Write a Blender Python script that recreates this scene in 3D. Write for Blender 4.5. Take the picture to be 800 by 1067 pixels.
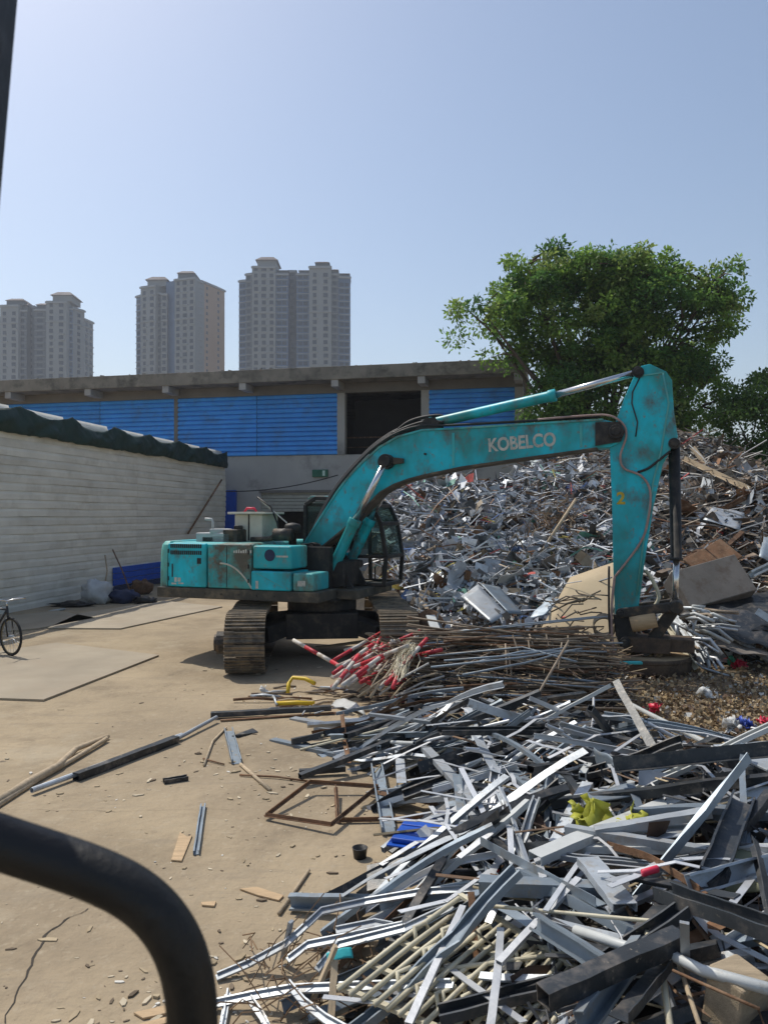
import bpy, math, random
import numpy as np
from mathutils import Vector, Matrix, noise
R = math.radians
rnd = random.Random(7)
scene = bpy.context.scene
for o in list(bpy.data.objects): bpy.data.objects.remove(o)

# ------------------------------------------------------------------ camera, light
CAMH = 2.5                       # eye height inside the loader cab
cam_d = bpy.data.cameras.new('camera'); cam = bpy.data.objects.new('camera', cam_d)
scene.collection.objects.link(cam); scene.camera = cam
cam_d.sensor_fit = 'VERTICAL'; cam_d.sensor_height = 24.0; cam_d.lens = 24.0*800/1067
cam.location = (0, 0, CAMH); cam.rotation_euler = (R(90.25), 0, 0)
cam_d.clip_start = 0.05; cam_d.clip_end = 5000
cam_d.dof.use_dof = True; cam_d.dof.focus_distance = 11.0; cam_d.dof.aperture_fstop = 7.0

SUN_EL, SUN_AZ = 55.0, -45.0     # azimuth from +Y, negative = left of the view
sx, sy = math.sin(R(SUN_AZ)), math.cos(R(SUN_AZ))
sun_vec = Vector((sx*math.cos(R(SUN_EL)), sy*math.cos(R(SUN_EL)), math.sin(R(SUN_EL))))
sun_d = bpy.data.lights.new('sun', 'SUN'); sun = bpy.data.objects.new('sun', sun_d)
scene.collection.objects.link(sun)
sun_d.energy = 3.5; sun_d.angle = R(0.55); sun_d.color = (1.0, 0.95, 0.86)
sun.rotation_euler = sun_vec.to_track_quat('Z', 'Y').to_euler(); sun.location = (0, 0, 60)

world = bpy.data.worlds.new('World'); scene.world = world; world.use_nodes = True
wn = world.node_tree; wn.nodes.clear()
sky = wn.nodes.new('ShaderNodeTexSky'); sky.sky_type = 'NISHITA'; sky.sun_disc = False
sky.sun_elevation = R(SUN_EL); sky.sun_rotation = R(SUN_AZ)
sky.altitude = 50; sky.air_density = 1.1; sky.dust_density = 1.5; sky.ozone_density = .25
bg = wn.nodes.new('ShaderNodeBackground'); bg.inputs['Strength'].default_value = 0.13
wo = wn.nodes.new('ShaderNodeOutputWorld')
wn.links.new(sky.outputs[0], bg.inputs[0]); wn.links.new(bg.outputs[0], wo.inputs[0])
scene.view_settings.view_transform = 'Standard'; scene.view_settings.look = 'None'
scene.view_settings.exposure = 0.08; scene.view_settings.gamma = 1.0
scene.view_settings.use_curve_mapping = False
scene.render.engine = 'CYCLES'
scene.cycles.max_bounces = 8; scene.cycles.transparent_max_bounces = 12
scene.cycles.volume_bounces = 0

# ------------------------------------------------------------------ helpers
def G(px, py, h=0.0):            # photo pixel -> point on the horizontal plane z=h
    d = 800*(CAMH-h)/(py-537.0)
    return Vector(((px-400)/800*d, d, h))
def D(px, py, d):                # photo pixel -> point at depth d
    return Vector(((px-400)/800*d, d, CAMH-(py-537)/800*d))

def link(o, parent=None):
    scene.collection.objects.link(o)
    if parent is not None: o.parent = parent
    return o
def tag(o, label=None, cat=None, group=None, kind=None):
    if label: o['label'] = label
    if cat: o['category'] = cat
    if group: o['group'] = group
    if kind: o['kind'] = kind
    return o
def thing(name, label, cat, loc=(0, 0, 0), rotz=0, group=None):
    o = bpy.data.objects.new(name, None); link(o)
    o.location = loc; o.rotation_euler = (0, 0, rotz); o.empty_display_size = .2
    return tag(o, label, cat, group)
def copy_tree(o, parent=None):
    c = o.copy(); link(c)
    if parent is not None: c.parent = parent
    for ch in list(o.children): copy_tree(ch, c)
    return c

class MB:
    def __init__(s): s.v = []; s.f = []; s.c = []; s.col = None
    def add(s, vs, fs):
        b = len(s.v); s.v.extend([tuple(v) for v in vs])
        for f in fs: s.f.append(tuple(i+b for i in f)); s.c.append(s.col or (1, 1, 1))
        return s
    def box(s, c, size, M=None):
        x, y, z = [a/2 for a in size]; c = Vector(c)
        vs = [Vector((i*x, j*y, k*z)) for i in (-1, 1) for j in (-1, 1) for k in (-1, 1)]
        vs = [(M @ v if M else v)+c for v in vs]
        return s.add(vs, [(0, 1, 3, 2), (4, 6, 7, 5), (0, 4, 5, 1), (2, 3, 7, 6), (0, 2, 6, 4), (1, 5, 7, 3)])
    def bb(s, x0, x1, y0, y1, z0, z1):
        return s.box(((x0+x1)/2, (y0+y1)/2, (z0+z1)/2), (x1-x0, y1-y0, z1-z0))
    def beam(s, p0, p1, w, h, roll=0.0):
        p0, p1 = Vector(p0), Vector(p1); L = (p1-p0).length
        return s.box((p0+p1)/2, (L, w, h), frame(p1-p0, roll))
    def tube(s, pts, r, n=8, caps=True):
        pts = [Vector(p) for p in pts]; m = len(pts)
        rs = r if isinstance(r, (list, tuple)) else [r]*m
        t0 = (pts[1]-pts[0]).normalized()
        up = Vector((0, 0, 1)) if abs(t0.z) < .9 else Vector((1, 0, 0))
        u = t0.cross(up).normalized(); vs = []
        for i in range(m):
            t = (pts[min(i+1, m-1)]-pts[max(i-1, 0)]).normalized()
            u = (u-t*u.dot(t)).normalized(); w = t.cross(u)
            for k in range(n):
                a = 2*math.pi*k/n
                vs.append(pts[i]+(u*math.cos(a)+w*math.sin(a))*rs[i])
        fs = [(i*n+k, i*n+(k+1) % n, (i+1)*n+(k+1) % n, (i+1)*n+k) for i in range(m-1) for k in range(n)]
        if caps: fs += [tuple(range(n))[::-1], tuple(range((m-1)*n, m*n))]
        return s.add(vs, fs)
    def prism(s, poly, y0, y1):  # polygon in (x,z), extruded along y
        n = len(poly)
        vs = [(p[0], y0, p[1]) for p in poly]+[(p[0], y1, p[1]) for p in poly]
        fs = [tuple(range(n))[::-1], tuple(range(n, 2*n))]
        fs += [(i, (i+1) % n, n+(i+1) % n, n+i) for i in range(n)]
        return s.add(vs, fs)
    def slab(s, poly, z0, z1):   # polygon in (x,y), extruded along z
        n = len(poly)
        vs = [(p[0], p[1], z0) for p in poly]+[(p[0], p[1], z1) for p in poly]
        fs = [tuple(range(n))[::-1], tuple(range(n, 2*n))]
        fs += [(i, (i+1) % n, n+(i+1) % n, n+i) for i in range(n)]
        return s.add(vs, fs)
    def lathe(s, prof, n=24, c=(0, 0, 0)):
        m = len(prof); vs = []
        for (r, z) in prof:
            for k in range(n):
                a = 2*math.pi*k/n; vs.append((c[0]+r*math.cos(a), c[1]+r*math.sin(a), c[2]+z))
        fs = [(i*n+k, i*n+(k+1) % n, (i+1)*n+(k+1) % n, (i+1)*n+k) for i in range(m-1) for k in range(n)]
        fs += [tuple(range(n))[::-1], tuple(range((m-1)*n, m*n))]
        return s.add(vs, fs)
    def grid(s, fn, nu, nv):
        vs = [fn(i/nu, j/nv) for i in range(nu+1) for j in range(nv+1)]
        fs = [(i*(nv+1)+j, (i+1)*(nv+1)+j, (i+1)*(nv+1)+j+1, i*(nv+1)+j+1) for i in range(nu) for j in range(nv)]
        return s.add(vs, fs)
    def mesh(s, name, m=None, smooth=False):
        me = bpy.data.meshes.new(name); me.from_pydata(s.v, [], s.f)
        if any(c != (1, 1, 1) for c in s.c):
            at = me.attributes.new('col', 'FLOAT_COLOR', 'FACE')
            at.data.foreach_set('color', [x for c in s.c for x in (c[0], c[1], c[2], 1.0)])
        if smooth: me.polygons.foreach_set('use_smooth', [True]*len(me.polygons))
        if m is not None: me.materials.append(m)
        me.update(); return me
    def build(s, name, m, parent=None, smooth=False, bevel=0, seg=2, thick=0):
        o = link(bpy.data.objects.new(name, s.mesh(name, m, smooth)), parent)
        if thick:
            md = o.modifiers.new('solid', 'SOLIDIFY'); md.thickness = thick; md.offset = 0
        if bevel:
            md = o.modifiers.new('bevel', 'BEVEL'); md.width = bevel; md.segments = seg
            md.limit_method = 'ANGLE'; md.angle_limit = R(35)
        return o
def frame(d, roll=0.0):
    x = Vector(d).normalized()
    up = Vector((0, 0, 1)) if abs(x.z) < .97 else Vector((0, 1, 0))
    y = up.cross(x).normalized(); z = x.cross(y)
    M = Matrix((x, y, z)).transposed()
    return M @ Matrix.Rotation(roll, 3, 'X')
def recenter(o):                 # object origin to the middle of its bounding box's base
    me = o.data; co = np.empty(len(me.vertices)*3, 'f'); me.vertices.foreach_get('co', co); co = co.reshape(-1, 3)
    c = (co.min(0)+co.max(0))/2; c[2] = co[:, 2].min()
    co -= c; me.vertices.foreach_set('co', co.ravel()); me.update()
    o.location = Vector([float(a) for a in c])+o.location
    return o
def N(x, y, z=0.0): return noise.noise(Vector((x, y, z)))
def lerp(t, pts):
    if t <= pts[0][0]: return pts[0][1]
    for (a, b), (c, d) in zip(pts, pts[1:]):
        if t <= c: return b+(d-b)*(t-a)/(c-a)
    return pts[-1][1]

# ------------------------------------------------------------------ materials
def mat(name, col, rough=.6, metal=0.0, var=.15, vs=3.0, bump=.1, bs=40.0, dirt=None, col2=None, c2s=1.5, objvar=0.0, attr=False, spec=.4, stretch=(1, 1, 1), transl=0.0, alpha=None, grime=None):
    m = bpy.data.materials.new(name); m.use_nodes = True; nt = m.node_tree; nd = nt.nodes; lk = nt.links
    b = nd['Principled BSDF']; out = nd['Material Output']
    tc = nd.new('ShaderNodeTexCoord'); mp = nd.new('ShaderNodeMapping'); lk.new(tc.outputs['Object'], mp.inputs[0])
    mp.inputs['Scale'].default_value = stretch
    oi = nd.new('ShaderNodeObjectInfo'); mu = nd.new('ShaderNodeMath'); mu.operation = 'MULTIPLY'; mu.inputs[1].default_value = 37.0
    lk.new(oi.outputs['Random'], mu.inputs[0]); lk.new(mu.outputs[0], mp.inputs['Location'])
    def nz(scale, detail=5, rg=.6):
        n = nd.new('ShaderNodeTexNoise'); n.inputs['Scale'].default_value = scale; n.inputs['Detail'].default_value = detail
        n.inputs['Roughness'].default_value = rg; lk.new(mp.outputs[0], n.inputs['Vector']); return n
    def ramp(src, a, bb):
        r = nd.new('ShaderNodeMapRange'); r.inputs[1].default_value = a; r.inputs[2].default_value = bb; lk.new(src, r.inputs[0]); return r.outputs[0]
    def mix(f, A, B, bt='MIX'):
        x = nd.new('ShaderNodeMix'); x.data_type = 'RGBA'; x.blend_type = bt; x.clamp_result = False
        if isinstance(f, float): x.inputs[0].default_value = f
        else: lk.new(f, x.inputs[0])
        for sock, val in ((x.inputs[6], A), (x.inputs[7], B)):
            if isinstance(val, tuple): sock.default_value = (*val[:3], 1)
            else: lk.new(val, sock)
        return x.outputs[2]
    if attr:
        a = nd.new('ShaderNodeAttribute'); a.attribute_name = 'col'; c = a.outputs['Color']
    else: c = tuple(col)
    if col2: c = mix(ramp(nz(c2s, 4).outputs[0], .42, .6), c, tuple(col2))
    v = nz(vs).outputs[0]; vr = nd.new('ShaderNodeMapRange')
    vr.inputs[1].default_value = .3; vr.inputs[2].default_value = .7; vr.inputs[3].default_value = 1-var; vr.inputs[4].default_value = 1+var
    lk.new(v, vr.inputs[0]); g = nd.new('ShaderNodeCombineColor')
    for i in range(3): lk.new(vr.outputs[0], g.inputs[i])
    c = mix(1.0, c, g.outputs[0], 'MULTIPLY')
    if objvar:
        r2 = nd.new('ShaderNodeMapRange'); r2.inputs[3].default_value = 1-objvar; r2.inputs[4].default_value = 1+objvar
        lk.new(oi.outputs['Random'], r2.inputs[0]); g2 = nd.new('ShaderNodeCombineColor')
        for i in range(3): lk.new(r2.outputs[0], g2.inputs[i])
        c = mix(1.0, c, g2.outputs[0], 'MULTIPLY')
    for d in (dirt, grime):
        if d:                      # (colour, low, high, scale)
            f = ramp(nz(d[3], 7, .68).outputs[0], d[1], d[2]); c = mix(f, c, tuple(d[0]))
            if metal and d is dirt:
                s1 = nd.new('ShaderNodeMath'); s1.operation = 'MULTIPLY_ADD'; s1.inputs[1].default_value = -metal; s1.inputs[2].default_value = metal
                lk.new(f, s1.inputs[0]); lk.new(s1.outputs[0], b.inputs['Metallic'])
    if isinstance(c, tuple): b.inputs['Base Color'].default_value = (*c, 1)
    else: lk.new(c, b.inputs['Base Color'])
    if not (metal and dirt): b.inputs['Metallic'].default_value = metal
    rr = nd.new('ShaderNodeMapRange'); rr.inputs[3].default_value = max(.05, rough-.12); rr.inputs[4].default_value = min(1, rough+.12)
    lk.new(nz(vs*2.3).outputs[0], rr.inputs[0]); lk.new(rr.outputs[0], b.inputs['Roughness'])
    b.inputs['Specular IOR Level'].default_value = spec
    if bump:
        bp = nd.new('ShaderNodeBump'); bp.inputs['Strength'].default_value = min(1, bump*3); bp.inputs['Distance'].default_value = .01*max(1, 20/bs)
        lk.new(nz(bs, 6).outputs[0], bp.inputs['Height']); lk.new(bp.outputs[0], b.inputs['Normal'])
    if transl:
        t = nd.new('ShaderNodeBsdfTranslucent'); ms = nd.new('ShaderNodeMixShader'); ms.inputs[0].default_value = transl
        if not isinstance(c, tuple): lk.new(c, t.inputs[0])
        lk.new(b.outputs[0], ms.inputs[1]); lk.new(t.outputs[0], ms.inputs[2]); lk.new(ms.outputs[0], out.inputs[0])
    return m
def glass(name, tint=(.8, .9, .88), opacity=.25):
    m = bpy.data.materials.new(name); m.use_nodes = True; nt = m.node_tree; nd = nt.nodes; lk = nt.links
    b = nd['Principled BSDF']; out = nd['Material Output']
    b.inputs['Base Color'].default_value = (.05, .07, .07, 1); b.inputs['Roughness'].default_value = .06
    t = nd.new('ShaderNodeBsdfTransparent'); t.inputs[0].default_value = (*tint, 1)
    ms = nd.new('ShaderNodeMixShader'); ms.inputs[0].default_value = opacity
    lk.new(t.outputs[0], ms.inputs[1]); lk.new(b.outputs[0], ms.inputs[2]); lk.new(ms.outputs[0], out.inputs[0]); return m

DUST = (.30, .23, .15)
M = {}
M['teal'] = mat('teal_paint', (.003, .54, .66), .42, 0, .16, 2.2, .04, 60, dirt=((.10, .10, .08), .51, .70, 2.3), col2=(.02, .27, .27), c2s=1.0, grime=((.17, .15, .11), .58, .72, 11), stretch=(1, 1, .7))
M['teal_faded'] = mat('teal_faded_paint', (.02, .42, .46), .55, 0, .2, 2.0, .05, 60, dirt=((.12, .125, .09), .48, .62, 1.6), col2=(.12, .42, .37), c2s=1.0, grime=((.2, .18, .13), .56, .74, 8), stretch=(1, 1, .6))
M['teal_pale'] = mat('teal_trim', (.10, .38, .36), .5, 0, .15, 4, .05, 60, grime=(DUST, .6, .75, 6))
M['blackm'] = mat('black_machine', (.018, .018, .017), .6, 0, .3, 4, .1, 50, dirt=((.09, .07, .05), .5, .75, 4))
M['skirt'] = mat('dusty_frame_steel', (.075, .068, .052), .8, 0, .3, 3, .15, 45, dirt=((.20, .16, .10), .5, .7, 3))
M['track'] = mat('worn_track_steel', (.15, .125, .095), .6, .25, .3, 5, .25, 40, dirt=((.27, .205, .13), .42, .64, 5), objvar=.25)
M['chrome'] = mat('chrome_rod', (.62, .62, .62), .22, .9, .06, 3, 0, 40)
M['greasy'] = mat('greasy_steel', (.045, .04, .034), .55, .2, .35, 6, .2, 40, dirt=((.17, .11, .06), .5, .7, 6))
M['rubber'] = mat('hose_rubber', (.02, .02, .02), .55, 0, .2, 8, .05, 60)
M['hosepink'] = mat('pink_grey_hose', (.36, .25, .22), .6, 0, .2, 8, .05, 60)
M['letter'] = mat('faded_letter_paint', (.50, .50, .44), .6, 0, .25, 9, 0, 60, dirt=((.10, .24, .24), .55, .7, 14))
M['mark_yellow'] = mat('yellow_letter_paint', (.52, .38, .04), .6, 0, .2, 9)
M['cream_paint'] = mat('cream_paint', (.55, .53, .43), .6, 0, .12, 3, .05, 50, dirt=((.22, .2, .15), .55, .75, 4))
M['glass'] = glass('cab_glass')
M['magnet'] = mat('rusty_magnet_steel', (.085, .06, .042), .75, .2, .3, 4, .25, 30, dirt=((.15, .10, .06), .45, .7, 4))
M['magtop'] = mat('dusty_rust_plate', (.34, .25, .15), .85, 0, .3, 5, .3, 30, dirt=((.15, .09, .05), .5, .7, 5))
M['log'] = mat('pale_wood', (.50, .35, .20), .75, 0, .2, 4, .15, 30, stretch=(1, 6, 6))

M['ground'] = mat('dusty_yard_ground', (.37, .292, .192), .95, 0, .16, .9, .3, 9, col2=(.31, .245, .165), c2s=.28, dirt=((.21, .165, .112), .52, .80, 1.3), grime=((.40, .33, .235), .56, .74, 14), spec=.15)
def speckle(m, scale, lo, hi, col, st=(1, 1, 1), rz=0.0):
    nt = m.node_tree; nd = nt.nodes; lk = nt.links; b = nd['Principled BSDF']; src = b.inputs['Base Color'].links[0].from_socket
    tc = nd.new('ShaderNodeTexCoord'); n = nd.new('ShaderNodeTexNoise'); n.inputs['Scale'].default_value = scale; n.inputs['Detail'].default_value = 8; n.inputs['Roughness'].default_value = .75; mpp = nd.new('ShaderNodeMapping'); mpp.inputs['Scale'].default_value = st; mpp.inputs['Rotation'].default_value = (0, 0, rz); lk.new(tc.outputs['Object'], mpp.inputs[0]); lk.new(mpp.outputs[0], n.inputs['Vector'])
    r = nd.new('ShaderNodeMapRange'); r.inputs[1].default_value = lo; r.inputs[2].default_value = hi; lk.new(n.outputs[0], r.inputs[0])
    x = nd.new('ShaderNodeMix'); x.data_type = 'RGBA'; lk.new(r.outputs[0], x.inputs[0]); lk.new(src, x.inputs[6]); x.inputs[7].default_value = (*col, 1); lk.new(x.outputs[2], b.inputs['Base Color'])
speckle(M['ground'], 3.2, .58, .74, (.24, .185, .125)); speckle(M['ground'], 30, .60, .70, (.16, .12, .08)); speckle(M['ground'], .45, .54, .68, (.41, .34, .24)); speckle(M['ground'], 1.1, .645, .70, (.13, .105, .08)); speckle(M['ground'], 2.2, .55, .70, (.29, .235, .165), (.18, 1.6, 1), .9)
M['litter_ground'] = mat('litter_soil', (.16, .12, .08), .95, 0, .3, 3, .4, 25, dirt=((.30, .23, .14), .5, .7, 12), spec=.1)
M['plate'] = mat('dusty_steel_plate', (.36, .30, .215), .8, 0, .16, .9, .1, 20, dirt=((.33, .265, .185), .47, .72, 1.1), grime=((.13, .10, .075), .70, .8, 6), objvar=.07)
M['crack_dark'] = mat('ground_crack_dark', (.05, .04, .03), .9)  # plain dark brown, used only for the ground cracks
M['concrete'] = mat('grey_concrete_wall', (.36, .35, .33), .9, 0, .10, .6, .08, 15, dirt=((.17, .165, .155), .52, .72, .7))
M['slab'] = mat('stained_roof_concrete', (.23, .21, .175), .95, 0, .2, 1.2, .2, 8, dirt=((.10, .095, .08), .48, .66, 1.6), grime=((.28, .13, .08), .66, .74, 2.1))
M['beamc'] = mat('concrete_beam', (.17, .16, .145), .95, 0, .15, 1.5, .1, 15)
M['blue'] = mat('blue_cladding', (.045, .28, .72), .5, 0, .12, 1.2, .03, 30, dirt=((.07, .20, .45), .5, .75, 1.5), objvar=.06)
M['interior_shade'] = mat('painted_interior_shade', (.02, .019, .018), .95, 0, .2, 2)  # near-black wall colour paints in the shade of the warehouse openings
M['shutter'] = mat('roller_shutter_cream', (.36, .36, .31), .6, 0, .12, 2, .03, 30, dirt=((.22, .21, .18), .55, .75, 3))
M['siding'] = mat('grey_siding', (.66, .625, .54), .75, 0, .12, .8, .06, 20, dirt=((.50, .46, .38), .5, .74, .9), objvar=.05)
M['tarp'] = mat('dark_green_tarp', (.012, .035, .027), .65, 0, .2, 2, .15, 10, grime=((.05, .07, .06), .6, .8, 3))
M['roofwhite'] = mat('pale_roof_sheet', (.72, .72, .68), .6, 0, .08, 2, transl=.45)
M['exit'] = mat('green_exit_sign', (.02, .12, .07), .5)
M['signgl'] = mat('pale_sign_print', (.5, .65, .55), .5)
M['tw_beige'] = mat('tower_beige_render', (.23, .25, .255), .9, 0, .05, .05, 0)
M['tw_grey'] = mat('tower_grey_render', (.11, .13, .15), .9, 0, .05, .05, 0)
M['tw_tan'] = mat('tower_tan_render', (.38, .27, .19), .9, 0, .06, .05, 0)
M['tw_blue'] = mat('tower_blue_glazing', (.06, .11, .20), .35, 0, .15, .2, 0)
M['tw_dark'] = mat('tower_window_glass', (.03, .04, .055), .25, 0, .3, .5, 0)
M['tw_pale'] = mat('tower_pale_band', (.28, .30, .31), .9, 0, .05, .1, 0)
M['tw_roof'] = mat('tower_slate_roof', (.11, .085, .085), .8, 0, .1, .1, 0)
M['bark'] = mat('bark', (.09, .065, .045), .9, 0, .25, 4, .4, 20)
M['teal_dirty'] = mat('mud_smeared_teal', (.02, .40, .42), .6, 0, .2, 2.0, .06, 50, dirt=((.10, .095, .07), .43, .56, 1.3), col2=(.10, .36, .31), c2s=1.2, grime=((.18, .15, .11), .52, .7, 8))
M['leaf'] = mat('leaf_green', (.060, .125, .028), .55, 0, .12, 2, 0, 10, attr=True, transl=.55)

M['galv'] = mat('galvanised_steel', (.42, .45, .475), .5, .45, .16, 5, .05, 40, objvar=.28, dirt=((.26, .22, .17), .52, .72, 7), grime=((.33, .28, .21), .62, .74, 21))
M['galv_blue'] = mat('blue_grey_steel', (.235, .28, .32), .5, .35, .18, 5, .05, 40, objvar=.25, dirt=((.2, .18, .15), .52, .72, 6), grime=((.33, .28, .21), .62, .74, 21))
M['darksteel'] = mat('dark_painted_steel', (.04, .045, .05), .42, .2, .3, 5, .06, 40, objvar=.4, dirt=((.15, .13, .11), .5, .72, 7), grime=((.33, .28, .21), .62, .74, 21))
M['alu'] = mat('scuffed_aluminium', (.58, .59, .60), .48, .5, .12, 6, .06, 40, objvar=.15)
M['whitesteel'] = mat('white_coated_steel', (.48, .49, .47), .45, 0, .1, 6, .04, 40, objvar=.12, dirt=((.3, .27, .22), .6, .75, 7))
M['rust'] = mat('rusty_steel', (.16, .085, .045), .85, .1, .35, 6, .25, 30, objvar=.35, dirt=((.27, .18, .11), .5, .72, 8))
M['rod'] = mat('weathered_rod', (.26, .21, .155), .75, .15, .3, 7, .15, 30, objvar=.45, dirt=((.12, .07, .045), .5, .7, 9))
M['wood'] = mat('weathered_wood', (.42, .33, .22), .85, 0, .2, 4, .15, 25, objvar=.2, stretch=(1, 7, 7))
M['creamrod'] = mat('cream_rod_paint', (.56, .51, .37), .6, 0, .15, 5, .06, 30, dirt=((.27, .2, .12), .56, .75, 7), objvar=.12)
M['red'] = mat('red_pole_paint', (.52, .03, .045), .5, 0, .2, 5, .03, 30, objvar=.25, dirt=((.25, .16, .12), .52, .7, 9))
M['white'] = mat('white_pole_paint', (.58, .54, .48), .55, 0, .15, 5, .03, 30, dirt=((.27, .21, .15), .46, .66, 9))
M['bluesheet'] = mat('blue_sheet_steel', (.008, .075, .42), .42, 0, .15, 4, .03, 30)
M['yellow'] = mat('yellow_paint', (.68, .46, .02), .5, 0, .15, 5)
M['limebag'] = mat('lime_plastic_bag', (.50, .50, .07), .45, 0, .25, 5, .2, 20, transl=.3)
M['whitebag'] = mat('white_plastic_bag', (.72, .72, .70), .5, 0, .1, 5, .15, 20, transl=.25)
M['sack'] = mat('woven_white_sack', (.46, .47, .47), .75, 0, .12, 5, .2, 40)
M['navybag'] = mat('navy_bag', (.02, .03, .075), .7, 0, .2, 5, .15, 20)
M['blackplastic'] = mat('black_plastic', (.015, .015, .016), .45, 0, .2, 5)
M['cabblack'] = mat('black_cab_paint', (.010, .0095, .009), .5, 0, .25, 9, .06, 90, dirt=((.035, .03, .025), .56, .74, 14))
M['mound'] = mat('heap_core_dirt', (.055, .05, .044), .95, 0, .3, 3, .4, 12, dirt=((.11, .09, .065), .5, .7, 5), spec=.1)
M['scrapmix'] = mat('mixed_sheet_scrap', (.4, .4, .4), .6, .15, .25, 6, .08, 30, attr=True)
M['chipmix'] = mat('mixed_litter', (.4, .4, .4), .9, 0, .15, 8, 0, 30, attr=True, spec=.1)
M['ply'] = mat('tan_board', (.42, .335, .215), .85, 0, .08, 1.5, .06, 20, dirt=((.33, .25, .16), .5, .75, 2))
M['brownsteel'] = mat('brown_grey_panel', (.19, .165, .14), .75, 0, .2, 2, .1, 20, dirt=((.12, .085, .06), .5, .7, 3))
M['twig'] = mat('brown_wire_tangle', (.20, .125, .07), .9, 0, .3, 5, 0, 20)
M['redplastic'] = mat('red_plastic', (.62, .03, .07), .45, 0, .15, 5, .1, 20)
M['greenp'] = mat('green_plastic', (.03, .30, .17), .45, 0, .15, 5)
M['turq'] = mat('turquoise_plastic', (.04, .42, .44), .45, 0, .15, 5)
M['olive'] = mat('olive_sheet', (.24, .25, .16), .7, 0, .15, 3, .05, 20)
M['bluebag'] = mat('blue_plastic', (.05, .10, .45), .45, 0, .2, 5, .1, 20)
M['tyre'] = mat('bike_tyre', (.02, .019, .018), .8, 0, .2, 6)
M['bikepaint'] = mat('bike_black_paint', (.02, .02, .022), .35, 0, .2, 6)
M['bikeyel'] = mat('dusty_rim', (.16, .13, .07), .6, .2, .2, 6)

# ------------------------------------------------------------------ setting: ground
mb = MB(); mb.add([(-900, -200, 0), (900, -200, 0), (900, 1500, 0), (-900, 1500, 0)], [(0, 1, 2, 3)])
tag(mb.build('ground', M['ground']), 'dusty tan compacted yard ground', None, None, 'structure')
# litter covered soil beside the magnet
lp = [G(*p) for p in ((655, 712), (700, 694), (760, 682), (860, 676), (960, 700), (980, 790), (830, 800), (740, 792), (660, 768), (636, 735))]
mb = MB(); ring = []
c = sum((Vector(p) for p in lp), Vector())/len(lp)
for i in range(48):
    a = i/48*len(lp); p = lp[int(a)].lerp(lp[(int(a)+1) % len(lp)], a % 1)
    ring.append(p+Vector((N(i*.7, 3)*.25, N(i*.7, 9)*.25, 0)))
vs = [(c.x, c.y, .05)]+[(p.x*.5+c.x*.5, p.y*.5+c.y*.5, .05+.03*N(p.x*2, p.y*2)) for p in ring]+[(p.x, p.y, .004) for p in ring]
fs = [(0, 1+i, 1+(i+1) % 48) for i in range(48)]+[(1+i, 49+i, 49+(i+1) % 48, 1+(i+1) % 48) for i in range(48)]
mb.add(vs, fs); tag(mb.build('litter_soil', M['litter_ground']), 'dark soil patch strewn with shredded litter beside the magnet', None, None, 'structure')

# thin sunken crack in the yard near the rail
def crack(pts, w):
    m = MB(); P = []
    for (a, b) in zip(pts, pts[1:]):
        for k in range(6):
            p = G(*a).lerp(G(*b), k/6); P.append(p+Vector((N(p.x*9, p.y*9)*.035, N(p.x*9, p.y*9, 5)*.035, 0)))
    vs = []
    for i, p in enumerate(P):
        ww = w*(.4+.8*abs(N(i*.9, 1.3)))*(1-abs(i/len(P)-.5)*1.2)
        vs += [(p.x-ww, p.y, .004), (p.x+ww, p.y+ww*.6, .004)]
    m.add(vs, [(2*i, 2*i+2, 2*i+3, 2*i+1) for i in range(len(P)-1)])
    return m.build('ground_crack', M['crack_dark'])
for pts, w in (([(6, 1066), (30, 1010), (48, 975), (70, 958), (98, 944)], .012), ([(0, 843), (120, 845), (300, 842)], .006)):
    tag(crack(pts, w), 'thin dark crack in the bare yard ground', None, None, 'structure')

# steel plates on the yard
def plate(pts, z, label):
    P = [G(px, py) for px, py in pts]; m = MB(); m.slab([(p.x, p.y) for p in P], 0.002+z, .032+z)
    return tag(recenter(m.build('steel_plate', M['plate'], bevel=.004)), label, 'plate', 'steel plates laid on the yard')
plate([(-70, 727), (46, 731), (166, 684), (60, 671), (-70, 690)], 0, 'wide dusty steel plate on the ground under the bicycle')
plate([(50, 655.5), (126, 656), (232, 633), (170, 627), (84, 640)], 0, 'long dusty steel plate running from the wall shade to the track')
plate([(-60, 670), (-10, 660), (40, 656), (100, 645), (60, 637), (-60, 652)], 0.0, 'dark steel plate lying in the shade along the grey wall')

# ------------------------------------------------------------------ warehouse
FO = Vector((6.0, 33.1, 0)); FU = Vector((-.978, .2095, 0)); FN = Vector((-.2095, -.978, 0))
def fs_(px, off=0.0):            # distance along facade (leftwards) of a photo column
    d = Vector(((px-400)/800, 1)); o = FO+FN*off
    # o + s FU = t d
    det = FU.x*(-d.y)-(-d.x)*FU.y
    s = ((-o.x)*(-d.y)-(-d.x)*(-o.y))/det
    p = o+FU*s; return s, p.y
def fz(px, py, off=0.0): return CAMH+(537-py)/800*fs_(px, off)[1]
wh = thing('warehouse', 'long two-storey warehouse with blue cladding and a flat concrete roof', 'building', FO, math.atan2(FU.y, FU.x))
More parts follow.
